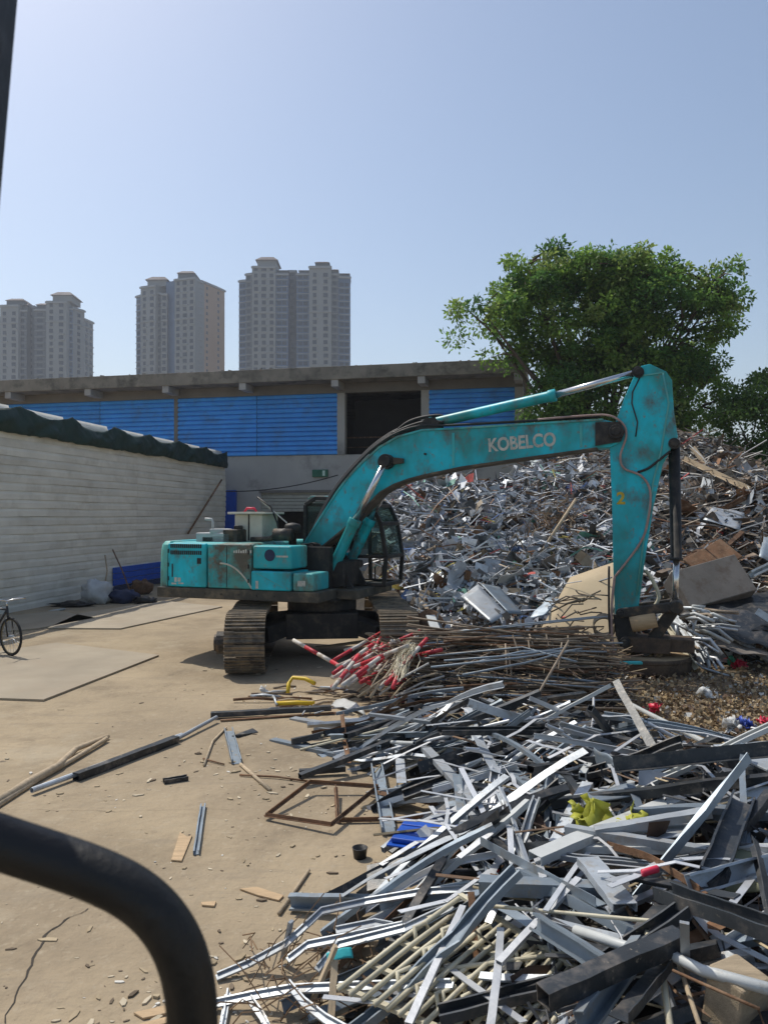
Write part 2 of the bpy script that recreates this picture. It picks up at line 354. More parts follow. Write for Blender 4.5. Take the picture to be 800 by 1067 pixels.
# local frame: x leftwards along facade, y = -FN (rotated) -> check sign
WX = Matrix.Rotation(math.atan2(FU.y, FU.x), 3, 'Z'); wy = WX @ Vector((0, 1, 0)); SG = 1 if wy.dot(FN) > 0 else -1
def wb(m, s0, s1, o0, o1, z0, z1): return m.bb(min(s0, s1), max(s0, s1), min(o0*SG, o1*SG), max(o0*SG, o1*SG), z0, z1)
S = lambda px: fs_(px)[0]
zB = 5.25; zT = 8.05; zR = 9.05; Send = 34.0
sh0, sh1 = S(347), S(272); zsh = fz(310, 512)
m = MB()
wb(m, 0, sh0, 0, -.3, 0, zB); wb(m, sh1, Send, 0, -.3, 0, zB); wb(m, sh0, sh1, 0, -.3, zsh, zB)
m.build('lower_wall', M['concrete'], wh)
m = MB(); wb(m, -.15, Send, 1.15, -12, zT+.42, zR); m.build('roof_slab', M['slab'], wh, bevel=.03)
m = MB(); wb(m, 0, Send, .05, -.25, zT, zT+.42); m.build('eaves_beam', M['beamc'], wh)
for px in (540.5, 443, 355.5, 262, 184, 105, 24, -60):
    if px in (262, 105, 24):
        m = MB(); s = S(px); wb(m, s-.16, s+.16, .06, 1.1, zT+.12, zT+.42-.003); m.build('roof_bracket', M['concrete'], wh); continue
    w = .36 if px in (443, 355.5, 540.5) else .2
    m = MB(); s = S(px); wb(m, s-w/2, s+w/2, .06, -.3, zB+.002, zT-.002); m.build('column', M['concrete'] if w > .3 else M['beamc'], wh)
    m = MB(); s = S(px); wb(m, s-.16, s+.16, .06, 1.1, zT+.12, zT+.42-.003); m.build('roof_bracket', M['concrete'], wh)
cols = [540.5, 443, 355.5, 268, 184, 105, 24, -60]
for a, b in zip(cols, cols[1:]):
    s0, s1 = S(a)+(.17 if a > 300 else .10 if a == 184 else .012), S(b)-(.17 if b > 300 else .10 if b in (184, -60) else .012)
    if a == 443:
        continue
    n = 13; hgt = (zT-zB)/n; m = MB()
    for k in range(n):                                        # ribbed cladding: each course a shallow trapezoid
        z0 = zB+k*hgt; prof = [(-.02, z0+.005), (.07, z0+.04), (.05, z0+hgt-.05), (-.02, z0+hgt-.03)]
        vs = [(s, o*SG, z) for s in (s0, s1) for (o, z) in prof]; q = len(prof)
        m.add(vs, [(i, i+1, q+i+1, q+i) for i in range(q-1)])
        m.add([(s0, -.02*SG, z0+hgt-.03), (s1, -.02*SG, z0+hgt-.03), (s1, -.02*SG, z0+hgt+.005), (s0, -.02*SG, z0+hgt+.005)], [(0, 1, 2, 3)])
    m.build('cladding_panel', M['blue'], wh, thick=.006)
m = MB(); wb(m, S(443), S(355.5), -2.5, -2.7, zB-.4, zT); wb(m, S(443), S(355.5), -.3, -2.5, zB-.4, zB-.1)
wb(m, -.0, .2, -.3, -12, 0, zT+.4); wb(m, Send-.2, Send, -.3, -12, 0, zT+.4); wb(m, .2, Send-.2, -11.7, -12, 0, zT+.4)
m.build('back_wall', M['interior_shade'], wh)
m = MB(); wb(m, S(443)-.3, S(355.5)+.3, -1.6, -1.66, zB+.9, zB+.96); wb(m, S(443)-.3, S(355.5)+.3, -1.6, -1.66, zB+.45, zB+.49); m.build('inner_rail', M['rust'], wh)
m = MB(); wb(m, sh0-.5, sh1+.5, -3.0, -3.2, 0, zsh+1); m.build('inner_wall', M['interior_shade'], wh)
n = 6; zs1 = fz(310, 533); hh = (zsh-zs1)/n
for k in range(n):
    m = MB(); wb(m, sh0-.05, sh1+.05, -.08-.02*(k % 2), -.13, zs1+k*hh, zs1+(k+1)*hh-.015); m.build('shutter_slat', M['shutter'], wh, bevel=.01)
m = MB(); wb(m, sh0-.1, sh1+.1, .02, -.1, zsh-.06, zsh+.06); m.build('shutter_lintel', M['beamc'], wh)
m = MB(); s = S(240); wb(m, s-.35, s+.5, .05, .25, 0, fz(240, 511)); m.build('blue_post', M['bluesheet'], wh)
ex = MB(); s0, s1 = S(342), S(326); wb(ex, s0, s1, .02, .12, fz(334, 497), fz(334, 489.5)); e = ex.build('exit_sign', M['exit'], wh, bevel=.01)
m = MB(); s = S(338); wb(m, s-.06, s+.06, .122, .126, fz(334, 496), fz(334, 490.5)); m.build('sign_mark', M['signgl'], e)
# cable slung across the wall
pts = []
for i in range(13):
    t = i/12; p = D(232, 512, 34.6).lerp(D(352, 495, 33.5), t); p.z -= .35*4*t*(1-t)*.6; pts.append(p)
o = MB().tube(pts, .025, 6).build('slung_cable', M['rubber']); tag(o, 'dark cable slung across the grey warehouse wall above the shutter', 'cable')
# roof tufts of weeds / rubble along the edge
m = MB()
for i in range(160):
    s = rnd.uniform(0, 31); o_ = rnd.uniform(.2, 1.05); a = rnd.uniform(.05, .13)
    a *= .6; m.box((s, o_*SG, zR+a*.3), (a*2, a, a), Matrix.Rotation(rnd.uniform(0, 3), 3, 'Z'))
m.build('roof_rubble', M['slab'], wh)['kind'] = 'stuff'

# ------------------------------------------------------------------ shed with grey siding on the left
A0 = Vector((-9.7, 19.4, 0)); A1 = Vector((-7.1, 34.2, 0)); wd = (A1-A0).normalized(); wn_ = Vector((wd.y, -wd.x, 0))
A0 = A0-wd*9.0; LW = (A1-A0).length
shed = thing('siding_shed', 'grey horizontal siding shed wall with green tarpaulin eaves', 'shed', A0, math.atan2(wd.y, wd.x))
# local: x along wall, y to the left (away from yard), outward = -y
NS = 21; hS = 4.72/NS
for k in range(NS):
    z0 = k*hS
    for seg in range(3):
        x0, x1 = seg*LW/3, (seg+1)*LW/3-.012
        nx = 26; m = MB(); vs = []
        for i in range(nx+1):
            x = x0+(x1-x0)*i/nx; w = .05*N(x*.45, k*.10)+.022*N(x*1.3+k*.12, k*.22, 4)
            zz = .012*N(x*.8, k*3.3)+.02*N(x*.3, k*.2)
            vs += [(x, -.042+w, z0+zz-.012), (x, -.045+w, z0+hS*.55+zz), (x, -.022+w, z0+hS*.93+zz), (x, .0+w, z0+hS+zz), (x, .04, z0+hS), (x, .04, z0)]
        q = 6; fs = [(i*q+j, (i+1)*q+j, (i+1)*q+(j+1) % q, i*q+(j+1) % q) for i in range(nx) for j in range(q)]
        fs += [tuple(range(q)), tuple(range(nx*q, nx*q+q))[::-1]]
        m.add(vs, fs); m.build('siding_strip', M['siding'], shed)
m = MB(); m.bb(0, LW, .05, .25, 0, 4.75); m.bb(0, LW, .25, 4.0, 4.85, 4.95); m.bb(LW-.2, LW, .25, 4, 0, 4.85); m.bb(0, .2, .25, 4, 0, 4.85); m.bb(.2, LW-.2, 3.8, 4, 0, 4.85)
m.build('shed_body', M['concrete'], shed)
# tarp hanging at the eaves, sagging between ties
NT = 10
def tarp(u, v):
    x = u*LW; ph = (u*NT+.12*N(u*NT*.6, 5)) % 1; sag = (1-abs(2*ph-1)**1.6)*(.7+.5*N(int(u*NT)*1.7, 8)+.2)
    ztop = 5.36-.24*sag; zbot = 4.60+.07*N(x*.7, 2)+.05*abs(N(x*2.3, 6))
    z = ztop+(zbot-ztop)*v+.02*N(x*3.1, v*2)
    y = -.14-.07*math.sin(v*2.4)*(.5+sag*.7)+.11*N(x*1.7+v*1.2, v*1.2)+.06*abs(N(x*4.5-v*2.5, v*1.4))+.02*N(x*13, v*3)
    return (x, y, z)
MB().grid(tarp, 260, 10).build('tarpaulin', M['tarp'], shed, True, thick=.006)
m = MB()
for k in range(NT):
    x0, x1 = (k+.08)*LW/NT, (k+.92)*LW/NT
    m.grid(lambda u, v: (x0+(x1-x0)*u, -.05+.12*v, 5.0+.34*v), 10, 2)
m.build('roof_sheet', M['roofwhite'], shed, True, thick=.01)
# blue lower panel
def wall_s(px):                  # distance along the shed wall of a photo column
    k = (px-400)/800; return (k*A0.y-A0.x)/(wd.x-k*wd.y)
for k in range(4):
    m = MB(); m.bb(wall_s(116), LW-.6, -.11, -.055, .03+k*.2, .03+k*.2+.185); m.build('blue_panel', M['navybag'] if k == 0 else M['bluesheet'], shed, bevel=.012)

# ------------------------------------------------------------------ apartment towers
def tower(label, base_d, bays, floors_px, base_name='apartment_tower'):
    cpx = (bays[0][0]+bays[-1][2])/2
    org = Vector(((cpx-400)/800*base_d, base_d, 0))
    t = thing(base_name, label, 'tower block', org, 0, 'apartment towers on the skyline')
    FHt = 2.95
    for (p0, d0, p1, d1, ytop, kind, crown) in bays:
        a = Vector(((p0-400)/800*d0, d0, 0))-org; b = Vector(((p1-400)/800*d1, d1, 0))-org
        zt = CAMH+(537-ytop)/800*(d0+d1)/2
        u = (b-a).normalized(); L = (b-a).length; nrm = Vector((u.y, -u.x, 0)); back = -nrm*16
        wm = {'w': 'tw_beige', 'g': 'tw_grey', 'b': 'tw_blue', 't': 'tw_tan', 'r': 'tw_grey'}[kind]
        m = MB(); e = -.02*u
        m.slab([(a+e*0).to_tuple()[:2], b.to_tuple()[:2], (b+back).to_tuple()[:2], (a+back).to_tuple()[:2]], 0, zt)
        wall = m.build('wall_bay', M[wm], t)
        def q(m, x0, x1, z0, z1, off=.06):
            P = [a+u*x0+nrm*off, a+u*x1+nrm*off, a+u*x1+nrm*(-.1), a+u*x0+nrm*(-.1)]
            m.slab([(p.x, p.y) for p in P], z0, z1)
        nf = int(zt/FHt); pane = MB(); trim = MB()
        for k in range(8, nf):
            z = k*FHt
            if kind == 'b':
                q(pane, L*.12, L*.46, z+.95, z+2.5); q(pane, L*.54, L*.88, z+.95, z+2.5); q(trim, -.05, L+.05, z-.05, z+.28, .35)
            elif kind == 'r':
                q(pane, L*.3, L*.7, z+1.0, z+2.4)
            elif kind == 'g':
                q(pane, L*.2, L*.7, z+.9, z+2.4); q(trim, 0, L*.95, z-.1, z+.15, .3)
            elif kind == 't':
                if L > 2: q(pane, L*.35, L*.5, z+.9, z+2.3)
            else:
                nwin = max(1, int(L/3.4))
                for j in range(nwin):
                    cx = L*(j+.5)/nwin+rnd.uniform(-.1, .1); w = .72 if (j+k) % 3 else .6
                    q(pane, cx-w*(1.2+.25*(j % 2)), cx+w*(1.2+.25*(j % 2)), z+.6, z+2.55); q(trim, cx-w-.2, cx+w+.2, z+.5, z+.7, .3)
                    if rnd.random() < .4: q(trim, cx+w*1.2, cx+w*1.2+.7, z+.1, z+.6, .5)
                if k % 9 == 4: q(trim, -.1, L+.1, z-.1, z+.3, .4)
        if pane.v: pane.build('window_panes', M['tw_dark'], wall)['kind'] = 'stuff'
        if trim.v: trim.build('sills', M['tw_pale'], wall)['kind'] = 'stuff'
        m = MB(); q(m, -.3, L+.3, zt-1.2, zt-.4, .6); m.build('cornice', M['tw_pale'], wall)
        if crown:
            c0, c1, ct, flare = crown      # px range, top row, flare of the cap
            dm = (d0+d1)/2; x0 = (c0-400)/800*dm-org.x; x1 = (c1-400)/800*dm-org.x; zc = CAMH+(537-ct)/800*dm
            yb = dm-org.y; hgt = zc-zt
            m = MB(); i = (x1-x0)*.08
            m.bb(x0+i, x1-i, yb+1, yb+12, zt-.01, zt+hgt*.55); m.build('crown_pavilion', M['tw_beige'] if flare else M['tw_grey'], t)
            m = MB(); zz = zt+hgt*.55; e = (x1-x0)*(.01 if flare else -.04); k = (x1-x0)*.22
            m.add([(x0-e, yb, zz), (x1+e, yb, zz), (x1+e, yb+13, zz), (x0-e, yb+13, zz), (x0+k, yb+3, zc), (x1-k, yb+3, zc), (x1-k, yb+10, zc), (x0+k, yb+10, zc)],
                  [(0, 1, 5, 4), (1, 2, 6, 5), (2, 3, 7, 6), (3, 0, 4, 7), (4, 5, 6, 7), (3, 2, 1, 0)])
            m.build('crown_roof', M['tw_roof'], t)
    return t
tower('tall tower with blue glazed bays and a slate mansard, standing apart on the right', 340, [
    (249, 343, 256, 342, 291, 'b', None), (256, 341, 262.5, 340, 284, 'g', None), (262.5, 337, 287, 337, 276.5, 'w', (266, 289, 265, 1)),
    (287, 338, 300, 338, 284, 'b', (288, 301, 279, 0)), (300, 345, 309, 345, 281, 'r', None), (309, 339, 322, 339, 284, 'b', (310, 323, 279, 0)),
    (322, 336, 345, 336, 276.5, 'w', (327, 344, 270, 0)), (345, 338, 352.5, 338.5, 284, 'g', (345, 353, 278, 0)), (352.5, 340, 365, 341, 287, 'b', (353, 365, 282.5, 0))], 0)
tower('tower with a tan painted gable end, between the other two towers', 350, [
    (142, 358, 146.5, 356, 307, 'b', None), (146.5, 354, 162, 351, 297, 'w', (151, 175, 286, 1)), (162, 353, 168, 353, 304, 'g', None), (168, 351, 174, 351, 305, 'w', None),
    (174, 356, 182, 357, 296, 'r', (174, 182, 293, 0)), (182, 349, 203, 346, 289, 'w', (183, 204, 280, 0)), (203, 347, 210.5, 352, 291, 'b', None),
    (210.5, 352.5, 222.5, 360, 294, 't', None), (222.5, 360, 234, 368, 299, 't', None)], 0)
tower('pale grey tower with a domed roof, farthest from the tan gabled one', 355, [
    (-14, 358, 0, 357, 330, 'b', None), (0, 356, 19, 355, 317, 'w', (4, 25, 309, 0)), (19, 357, 28, 357, 322, 'g', (19, 29, 314, 0)), (28, 361, 36, 361, 318, 'r', None), (36, 357, 48, 357, 321, 'g', (36, 48, 314, 0)),
    (48, 352, 69, 352, 313, 'w', (52, 75, 302, 1)), (69, 355, 76, 356, 320, 'b', None), (76, 356, 88, 362, 321, 'w', None), (88, 362, 97, 369, 333, 'w', None)], 0)

# ------------------------------------------------------------------ trees
def leaf_mesh(name, clumps, per, lsize, cols, seed):
    rg = np.random.default_rng(seed); n = len(clumps)*per
    C = np.repeat(np.array([c[0] for c in clumps]), per, 0); Rr = np.repeat(np.array([c[1] for c in clumps]), per)
    dirn = rg.normal(size=(n, 3)); dirn /= np.linalg.norm(dirn, axis=1)[:, None]
    P = C+dirn*(Rr*rg.uniform(.15, 1, n)**.6)[:, None]*np.array([1, 1, .75])
    ax = dirn*.8+rg.normal(size=(n, 3))*.7; ax[:, 2] -= .35; ax /= np.linalg.norm(ax, axis=1)[:, None]
    up = rg.normal(size=(n, 3))*.6; up[:, 2] += 1.0; w = np.cross(ax, up); w /= np.linalg.norm(w, axis=1)[:, None]
    L = (lsize*rg.uniform(.7, 1.35, n))[:, None]; W = L*.27
    nz_ = np.cross(w, ax)
    q = np.stack([P, P+ax*L*.45+w*W+nz_*L*.06, P+ax*L, P+ax*L*.45-w*W+nz_*L*.06], 1).reshape(-1, 3)
    me = bpy.data.meshes.new(name); me.vertices.add(4*n); me.vertices.foreach_set('co', q.ravel().astype('f'))
    me.loops.add(4*n); me.loops.foreach_set('vertex_index', np.arange(4*n, dtype='i'))
    me.polygons.add(n); me.polygons.foreach_set('loop_start', np.arange(0, 4*n, 4, dtype='i'))
    me.update(); me.validate()
    cc = np.repeat(rg.integers(0, len(cols), len(clumps)), per); col = np.array(cols)[cc]*rg.uniform(.75, 1.25, (n, 1))
    at = me.attributes.new('col', 'FLOAT_COLOR', 'FACE'); at.data.foreach_set('color', np.concatenate([col, np.ones((n, 1))], 1).ravel().astype('f'))
    return me
def tree(name, label, base, ells, nclump, per, crad, lsize, cols, seed, trunk_r, lean=0.0):
    t = thing(name, label, 'tree', base); rg = random.Random(seed); b = Vector(base)
    vol = [e[1][0]*e[1][1]*e[1][2] for e in ells]; cl = []
    while len(cl) < nclump:
        e = rg.choices(ells, vol)[0]; d = Vector((rg.gauss(0, 1), rg.gauss(0, 1), rg.gauss(0, 1))).normalized()
        k = rg.uniform(.15, 1.0)**.4
        p = Vector((d.x*e[1][0]*k, d.y*e[1][1]*k, d.z*e[1][2]*k))+e[0]
        if N(p.x*.55, p.y*.55, p.z*.6+seed) < -.34: continue
        cl.append((tuple(p-b), crad*rg.uniform(.55, 1.2)))
    br = MB()
    top = sum((e[0] for e in ells), Vector())/len(ells)-b
    fork = Vector((top.x*.25, top.y*.25, top.z*.34))
    br_t = MB(); br_t.tube([(0, 0, -.05), fork*.35+Vector((.1, .05, 0)), fork*.7, fork], [trunk_r*1.35, trunk_r, trunk_r*.85, trunk_r*.75], 10)
    br_t.build('trunk', M['bark'], t, True)
    limbs = []
    for e in ells:
        for j in range(3):
            tip = e[0]-b+Vector((rg.uniform(-.35, .35)*e[1][0], rg.uniform(-.4, .4)*e[1][1], rg.uniform(-.2, .4)*e[1][2]))
            mid = fork.lerp(tip, .5)+Vector((rg.uniform(-.5, .5), rg.uniform(-.5, .5), rg.uniform(.1, .7)))
            br.tube([fork-Vector((0, 0, .2)), fork.lerp(mid, .5)+Vector((0, 0, .1)), mid, mid.lerp(tip, .5), tip], [trunk_r*.6, trunk_r*.45, trunk_r*.3, trunk_r*.2, .02], 6)
            limbs += [fork.lerp(mid, .7), mid, mid.lerp(tip, .5), tip]
    for (p, r) in cl[::2]:
        p = Vector(p); l = min(limbs, key=lambda q: (q-p).length)
        br.tube([l, l.lerp(p, .5)+Vector((0, 0, .12)), p], [.045, .03, .012], 4, False)
    br.build('limbs', M['bark'], t, True)
    o = link(bpy.data.objects.new('crown', leaf_mesh('crown', cl, per, lsize, cols, seed)), t); o.data.materials.append(M['leaf'])
    return t
def E(px, py, d, rx, ry, rd): return (D(px, py, d), (rx*d/800, rd, ry*d/800))
GREENS = [(.15, .27, .055), (.11, .225, .05), (.21, .34, .065), (.075, .165, .042), (.18, .29, .055), (.23, .31, .08)]
tb = Vector((8.6, 30.5, 0))
tree('broadleaf_tree', 'big leafy green tree rising behind the scrap heap and warehouse end', tb,
     [E(602, 334, 30.5, 88, 70, 2.4), E(680, 345, 30.5, 86, 74, 2.5), E(506, 338, 29.6, 40, 38, 1.5), E(747, 300, 30, 34, 32, 1.4),
      E(640, 420, 30, 85, 55, 2.6), E(715, 415, 30, 50, 55, 2.2), E(590, 425, 29.5, 44, 42, 1.6), E(560, 290, 30.5, 52, 30, 2.0), E(650, 290, 30.5, 62, 26, 2.2)],
     700, 125, .58, .18, GREENS, 3, .28)
YG = [(.13, .21, .045), (.10, .18, .04), (.08, .15, .04)]
tree('small_tree', 'small yellow-green tree at the end of the scrap heap by the white fence', Vector((12.6, 27.0, 0)),
     [E(772, 440, 27, 34, 40, 1.3), E(800, 425, 27.3, 34, 42, 1.5), E(752, 480, 26.6, 26, 24, 1.0), E(800, 480, 27, 36, 26, 1.2)], 120, 95, .42, .15, YG, 5, .11)
tree('roadside_tree', 'leafy tree mostly outside the view with one twig reaching in', Vector((15.6, 27.5, 0)),
     [E(862, 372, 27.5, 50, 50, 1.6), E(812, 372, 27, 13, 9, .4), E(870, 430, 27.5, 50, 50, 1.6)], 110, 85, .42, .16, GREENS, 8, .15)

# white ribbed fence behind the heap's right end
m = MB(); fe = thing('ribbed_fence', 'white ribbed sheet fence behind the heap end', 'fence', (11.0, 25.0, 0), R(-6))
for k in range(9):
    m = MB(); m.prism([(k*.6, 0), (k*.6, 2.7), (k*.6+.59, 2.7), (k*.6+.59, 0)], -.02, .02); m.bb(k*.6+.1, k*.6+.18, -.05, -.02, 0, 2.7); m.bb(k*.6+.4, k*.6+.48, -.05, -.02, 0, 2.7); m.build('fence_panel', M['whitesteel'], fe)

#PART2
# ------------------------------------------------------------------ excavator
EA = R(20); EC = Vector((-1.12, 13.9, 0))
ed = Vector((math.cos(EA), -math.sin(EA))); et = Vector((-math.sin(EA), -math.cos(EA)))
def mp(px, py, off):             # photo pixel -> (forward, up) on the machine's vertical plane at `off` toward its right side
    P = Vector((EC.x, EC.y))+et*off; k = (px-400)/800
    # P + r ed = s (k,1)
    r = (k*P.y-P.x)/(ed.x-k*ed.y); s = P.y+r*ed.y
    return (r, CAMH-(py-537)/800*s)
def mq(px, py, off): r, z = mp(px, py, off); return Vector((r, -off, z))
ex = thing('excavator', 'dusty teal crawler excavator with its boom over the scrap heap', 'excavator', EC, -EA)
# --- undercarriage (turned nearly across the upper body)
UY = EA+R(90)+R(5)
uM = Matrix.Rotation(UY, 4, 'Z')
def ub(o): o.matrix_local = uM @ o.matrix_local if False else uM; return o
GA, TL, TR, SW = 1.2, 1.62, .40, .62      # half gauge, half wheelbase, wheel radius (to shoe), shoe width
ZC = .49
shoe = MB(); shoe.box((0, 0, 0), (.185, SW, .028))
for dx in (-.07, 0, .07): shoe.box((dx, 0, .028), (.018, SW, .032))
shoe.box((0, .12, -.04), (.15, .05, .06)); shoe.box((0, -.12, -.04), (.15, .05, .06))
shoe_me = shoe.mesh('track_shoe', M['track'])
per = 4*TL+2*math.pi*(TR+.03); ns = 46
def tpath(s):
    s %= per; Rr = TR+.03
    if s < 2*TL: return (-TL+s, ZC+Rr, 0)
    s -= 2*TL
    if s < math.pi*Rr: a = s/Rr; return (TL+math.sin(a)*Rr, ZC+math.cos(a)*Rr, -a)
    s -= math.pi*Rr
    if s < 2*TL: return (TL-s, ZC-Rr, -math.pi)
    s -= 2*TL; a = s/Rr; return (-TL-math.sin(a)*Rr, ZC-math.cos(a)*Rr, -math.pi-a)
for side in (-1, 1):
    y = side*GA; m = MB()
    m.bb(-TL+.1, TL-.1, y-.16, y+.16, ZC-.18, ZC+.14); m.bb(-TL-.1, TL+.1, y-.05, y+.05, ZC-.1, ZC+.1)
    tr = m.build('track', M['blackm'], ex, bevel=.02); tr.matrix_local = uM
    for k in range(ns):
        px_, pz, an = tpath((k+.3*side)*per/ns)
        if pz > ZC+TR and abs(px_) < TL-.3: pz -= .03*math.sin((px_+TL)*2.2)**2
        o = link(bpy.data.objects.new('track_shoe', shoe_me), tr)
        o.matrix_local = Matrix.Translation((px_, y, pz)) @ Matrix.Rotation(-an, 4, 'Y')
    for xx, nm, rr in ((TL, 'idler', TR-.05), (-TL, 'sprocket', TR-.05)):
        m = MB(); m.tube([(xx, y-.09, ZC), (xx, y+.09, ZC)], rr, 22); m.tube([(xx, y-.16, ZC), (xx, y+.16, ZC)], .16, 14); m.build(nm, M['greasy'], tr)
    for k in range(7):
        xx = -TL+.42+k*(2*TL-.84)/6; m = MB(); m.tube([(xx, y-.17, ZC-.27), (xx, y+.17, ZC-.27)], .10, 12); m.build('roller', M['greasy'], tr)
    for xx in (-.55, .6):
        m = MB(); m.tube([(xx, y-.15, ZC+.30), (xx, y+.15, ZC+.30)], .08, 10); m.build('carrier_roller', M['greasy'], tr)
    m = MB(); m.tube([(-TL, y+side*.17, ZC), (-TL, y+side*.46, ZC)], .18, 16); m.tube([(-TL, y+side*.46, ZC), (-TL, y+side*.5, ZC)], .13, 14); m.build('drive_motor', M['greasy'], tr)
m = MB(); m.bb(-.75, .75, -.62, .62, .38, .82); m.beam((-.95, -1.0, .5), (-.2, -.3, .65), .3, .28); m.beam((.95, -1.0, .5), (.2, -.3, .65), .3, .28); m.beam((-.95, 1.0, .5), (-.2, .3, .65), .3, .28); m.beam((.95, 1.0, .5), (.2, .3, .65), .3, .28)
m.lathe([(.62, .82), (.62, 1.03)], 30); o = m.build('car_body', M['blackm'], ex, bevel=.02); o.matrix_local = uM
# --- house
NF = 1.27
rr = lambda px, off=NF: mp(px, 600, off)[0]
r0, r1, r2, r3, r4 = rr(158), rr(174), rr(216), rr(262), rr(330)
m = MB(); m.bb(r1-.2, r4+.04, -NF-.01, 1.25, 1.06, 1.24); m.bb(r4+.04, r4+.42, -.55, 1.25, 1.06, 1.22); m.build('deck_frame', M['skirt'], ex, bevel=.02)
m = MB(); m.bb(r1+.1, .6, -.8, .8, 1.03, 1.06); m.build('swing_frame', M['blackm'], ex)
# counterweight: rounded in plan
poly = []
for i in range(13):
    a = -math.pi/2-math.pi*i/12
    poly.append((r0+.42+math.copysign(abs(math.cos(a))**.45, math.cos(a))*.42, 1.24*math.copysign(abs(math.sin(a))**.5, math.sin(a))))
poly = [(r1-.012, -1.24)]+poly[1:-1]+[(r1-.012, 1.24)]
cw = MB(); zs = [(1.06, .97), (1.12, 1.0), (1.55, 1.0), (1.85, .985), (1.98, .95), (2.04, .86)]
n = len(poly); vs = []
for z, k in zs:
    for (x, y) in poly: vs.append(((x-r1)*k+r1, y*(1-(1-k)*.6), z))
fs = [(i*n+j, i*n+(j+1) % n, (i+1)*n+(j+1) % n, (i+1)*n+j) for i in range(len(zs)-1) for j in range(n)]+[tuple(range(n))[::-1], tuple(range((len(zs)-1)*n, len(zs)*n))]
cw.add(vs, fs); cw.build('counterweight', M['teal_faded'], ex, True, bevel=.01)
m = MB(); m.bb(r0+.02, r0+.05, -.9, .9, 1.15, 1.25); m.build('rear_mark', M['mark_yellow'], ex)
# engine hood core and its doors
HT = 2.03
m = MB(); m.bb(r1+.005, r3+.02, -1.20, 1.20, 1.245, HT); m.build('engine_hood', M['teal_faded'], ex, bevel=.07, seg=3)
def door(x0, x1, z0, z1, mt, name='side_door'):
    m = MB(); m.bb(x0, x1, -NF, -1.195, z0, z1); return m.build(name, mt, ex, bevel=.03, seg=3)
d1 = door(r1+.02, r2-.02, 1.25, HT-.015, M['teal'])
for row in range(2):
    for k in range(16):
        x0 = r1+.08+k*(r2-r1-.18)/16; m = MB(); m.bb(x0, x0+.028, -NF-.006, -NF+.01, HT-.10-row*.115, HT-.03-row*.115); m.build('vent_slot', M['blackplastic'], d1)
m = MB(); m.bb(r2-.2, r2-.12, -NF-.012, -NF+.01, 1.66, 1.76); m.build('door_latch', M['blackplastic'], d1, bevel=.005)
m = MB(); m.bb(r1+.11, r1+.13, -NF-.01, -NF, 1.42, 1.65); m.build('door_groove', M['blackm'], d1)
for k, (dx, dz, w, h) in enumerate(((.10, 1.29, .10, .03), (.16, 1.335, .05, .08), (.23, 1.34, .06, .07), (.24, 1.30, .11, .025))):
    m = MB(); m.bb(r1+dx, r1+dx+w, -NF-.003, -NF+.01, dz, dz+h); m.build('faded_decal', M['letter'], d1)
d2 = door(r2+.005, r3-.01, 1.25, HT-.02, M['teal_dirty'])
xm = (r2+r3)/2-.05; m = MB(); m.bb(xm, xm+.012, -NF-.004, -NF+.01, 1.27, HT-.06); m.build('panel_seam', M['blackm'], d2)
m = MB()
for k in range(8): m.bb(xm+.14+k*.045, xm+.168+k*.045, -NF-.003, -NF+.01, 1.86, 1.90+.012*(k % 3))
m.build('faded_decal', M['letter'], d2)
m = MB(); pts = []
for i in range(10):
    a = i/9; pts.append((xm-.12+.62*a, -NF-.001, 1.68-.42*a**2.2))
m.tube(pts, .016, 6); o = m.build('scrape_mark', M['cream_paint'], d2)
# front pump housing and tool boxes
m = MB(); m.bb(r3+.01, rr(303), -NF+.02, -.62, 1.60, HT-.04); pb = m.build('pump_cover', M['teal_faded'], ex, bevel=.04, seg=3)
m = MB(); m.lathe([(.0, 0), (.10, 0), (.10, .004), (0, .004)], 18); o = m.build('round_badge', M['navybag'], pb); o.matrix_local = Matrix.Translation((r3+.34, -NF+.018, 1.83)) @ Matrix.Rotation(R(90), 4, 'X')
m = MB(); m.bb(r3+.46, r3+.68, -NF+.014, -NF+.03, 1.80, 1.83); m.build('faded_decal', M['letter'], pb)
tb_ = MB(); tb_.bb(r3+.01, rr(303)+.01, -NF-.03, -.6, 1.245, 1.565); t1 = tb_.build('tool_box', M['teal'], ex, bevel=.025, seg=3)
m = MB(); m.tube([(r3+.12, -NF-.032, 1.53), (rr(303)-.12, -NF-.032, 1.30)], .006, 5); m.build('pale_stripe', M['teal_pale'], t1)
m = MB(); m.bb(r3+.10, r3+.15, -NF-.033, -NF, 1.27, 1.40); m.build('faded_decal', M['letter'], t1)
m = MB(); m.bb(rr(303)+.03, rr(326), -NF+.01, -.62, 1.245, 1.545); t2 = m.build('step_box', M['teal_faded'], ex, bevel=.03, seg=3)
m = MB(); m.bb(rr(310), rr(318), -NF+.006, -NF+.02, 1.33, 1.42); m.build('faded_decal', M['letter'], t2)
m = MB(); m.bb(r3+.02, rr(326), -.60, -.45, 1.245, 1.95); m.build('firewall', M['blackm'], ex)
m = MB(); m.bb(rr(303)+.02, .62, -.44, .30, 1.245, 1.70); m.build('boom_mount', M['blackm'], ex, bevel=.03)
for yy in (-.33, .30):
    m = MB(); m.prism([(-.35, 1.24), (.75, 1.24), (.62, 1.5), (.1, 2.0), (-.25, 2.0)], yy-.03, yy+.03); m.build('mount_plate', M['blackm'], ex)
for k in range(3):
    for dr, xx in ((d1, r1+.04), (d2, r3-.05)):
        m = MB(); m.tube([(xx, -NF-.012, 1.36+k*.24), (xx, -NF-.012, 1.43+k*.24)], .012, 8); m.build('door_hinge', M['blackm'], dr)
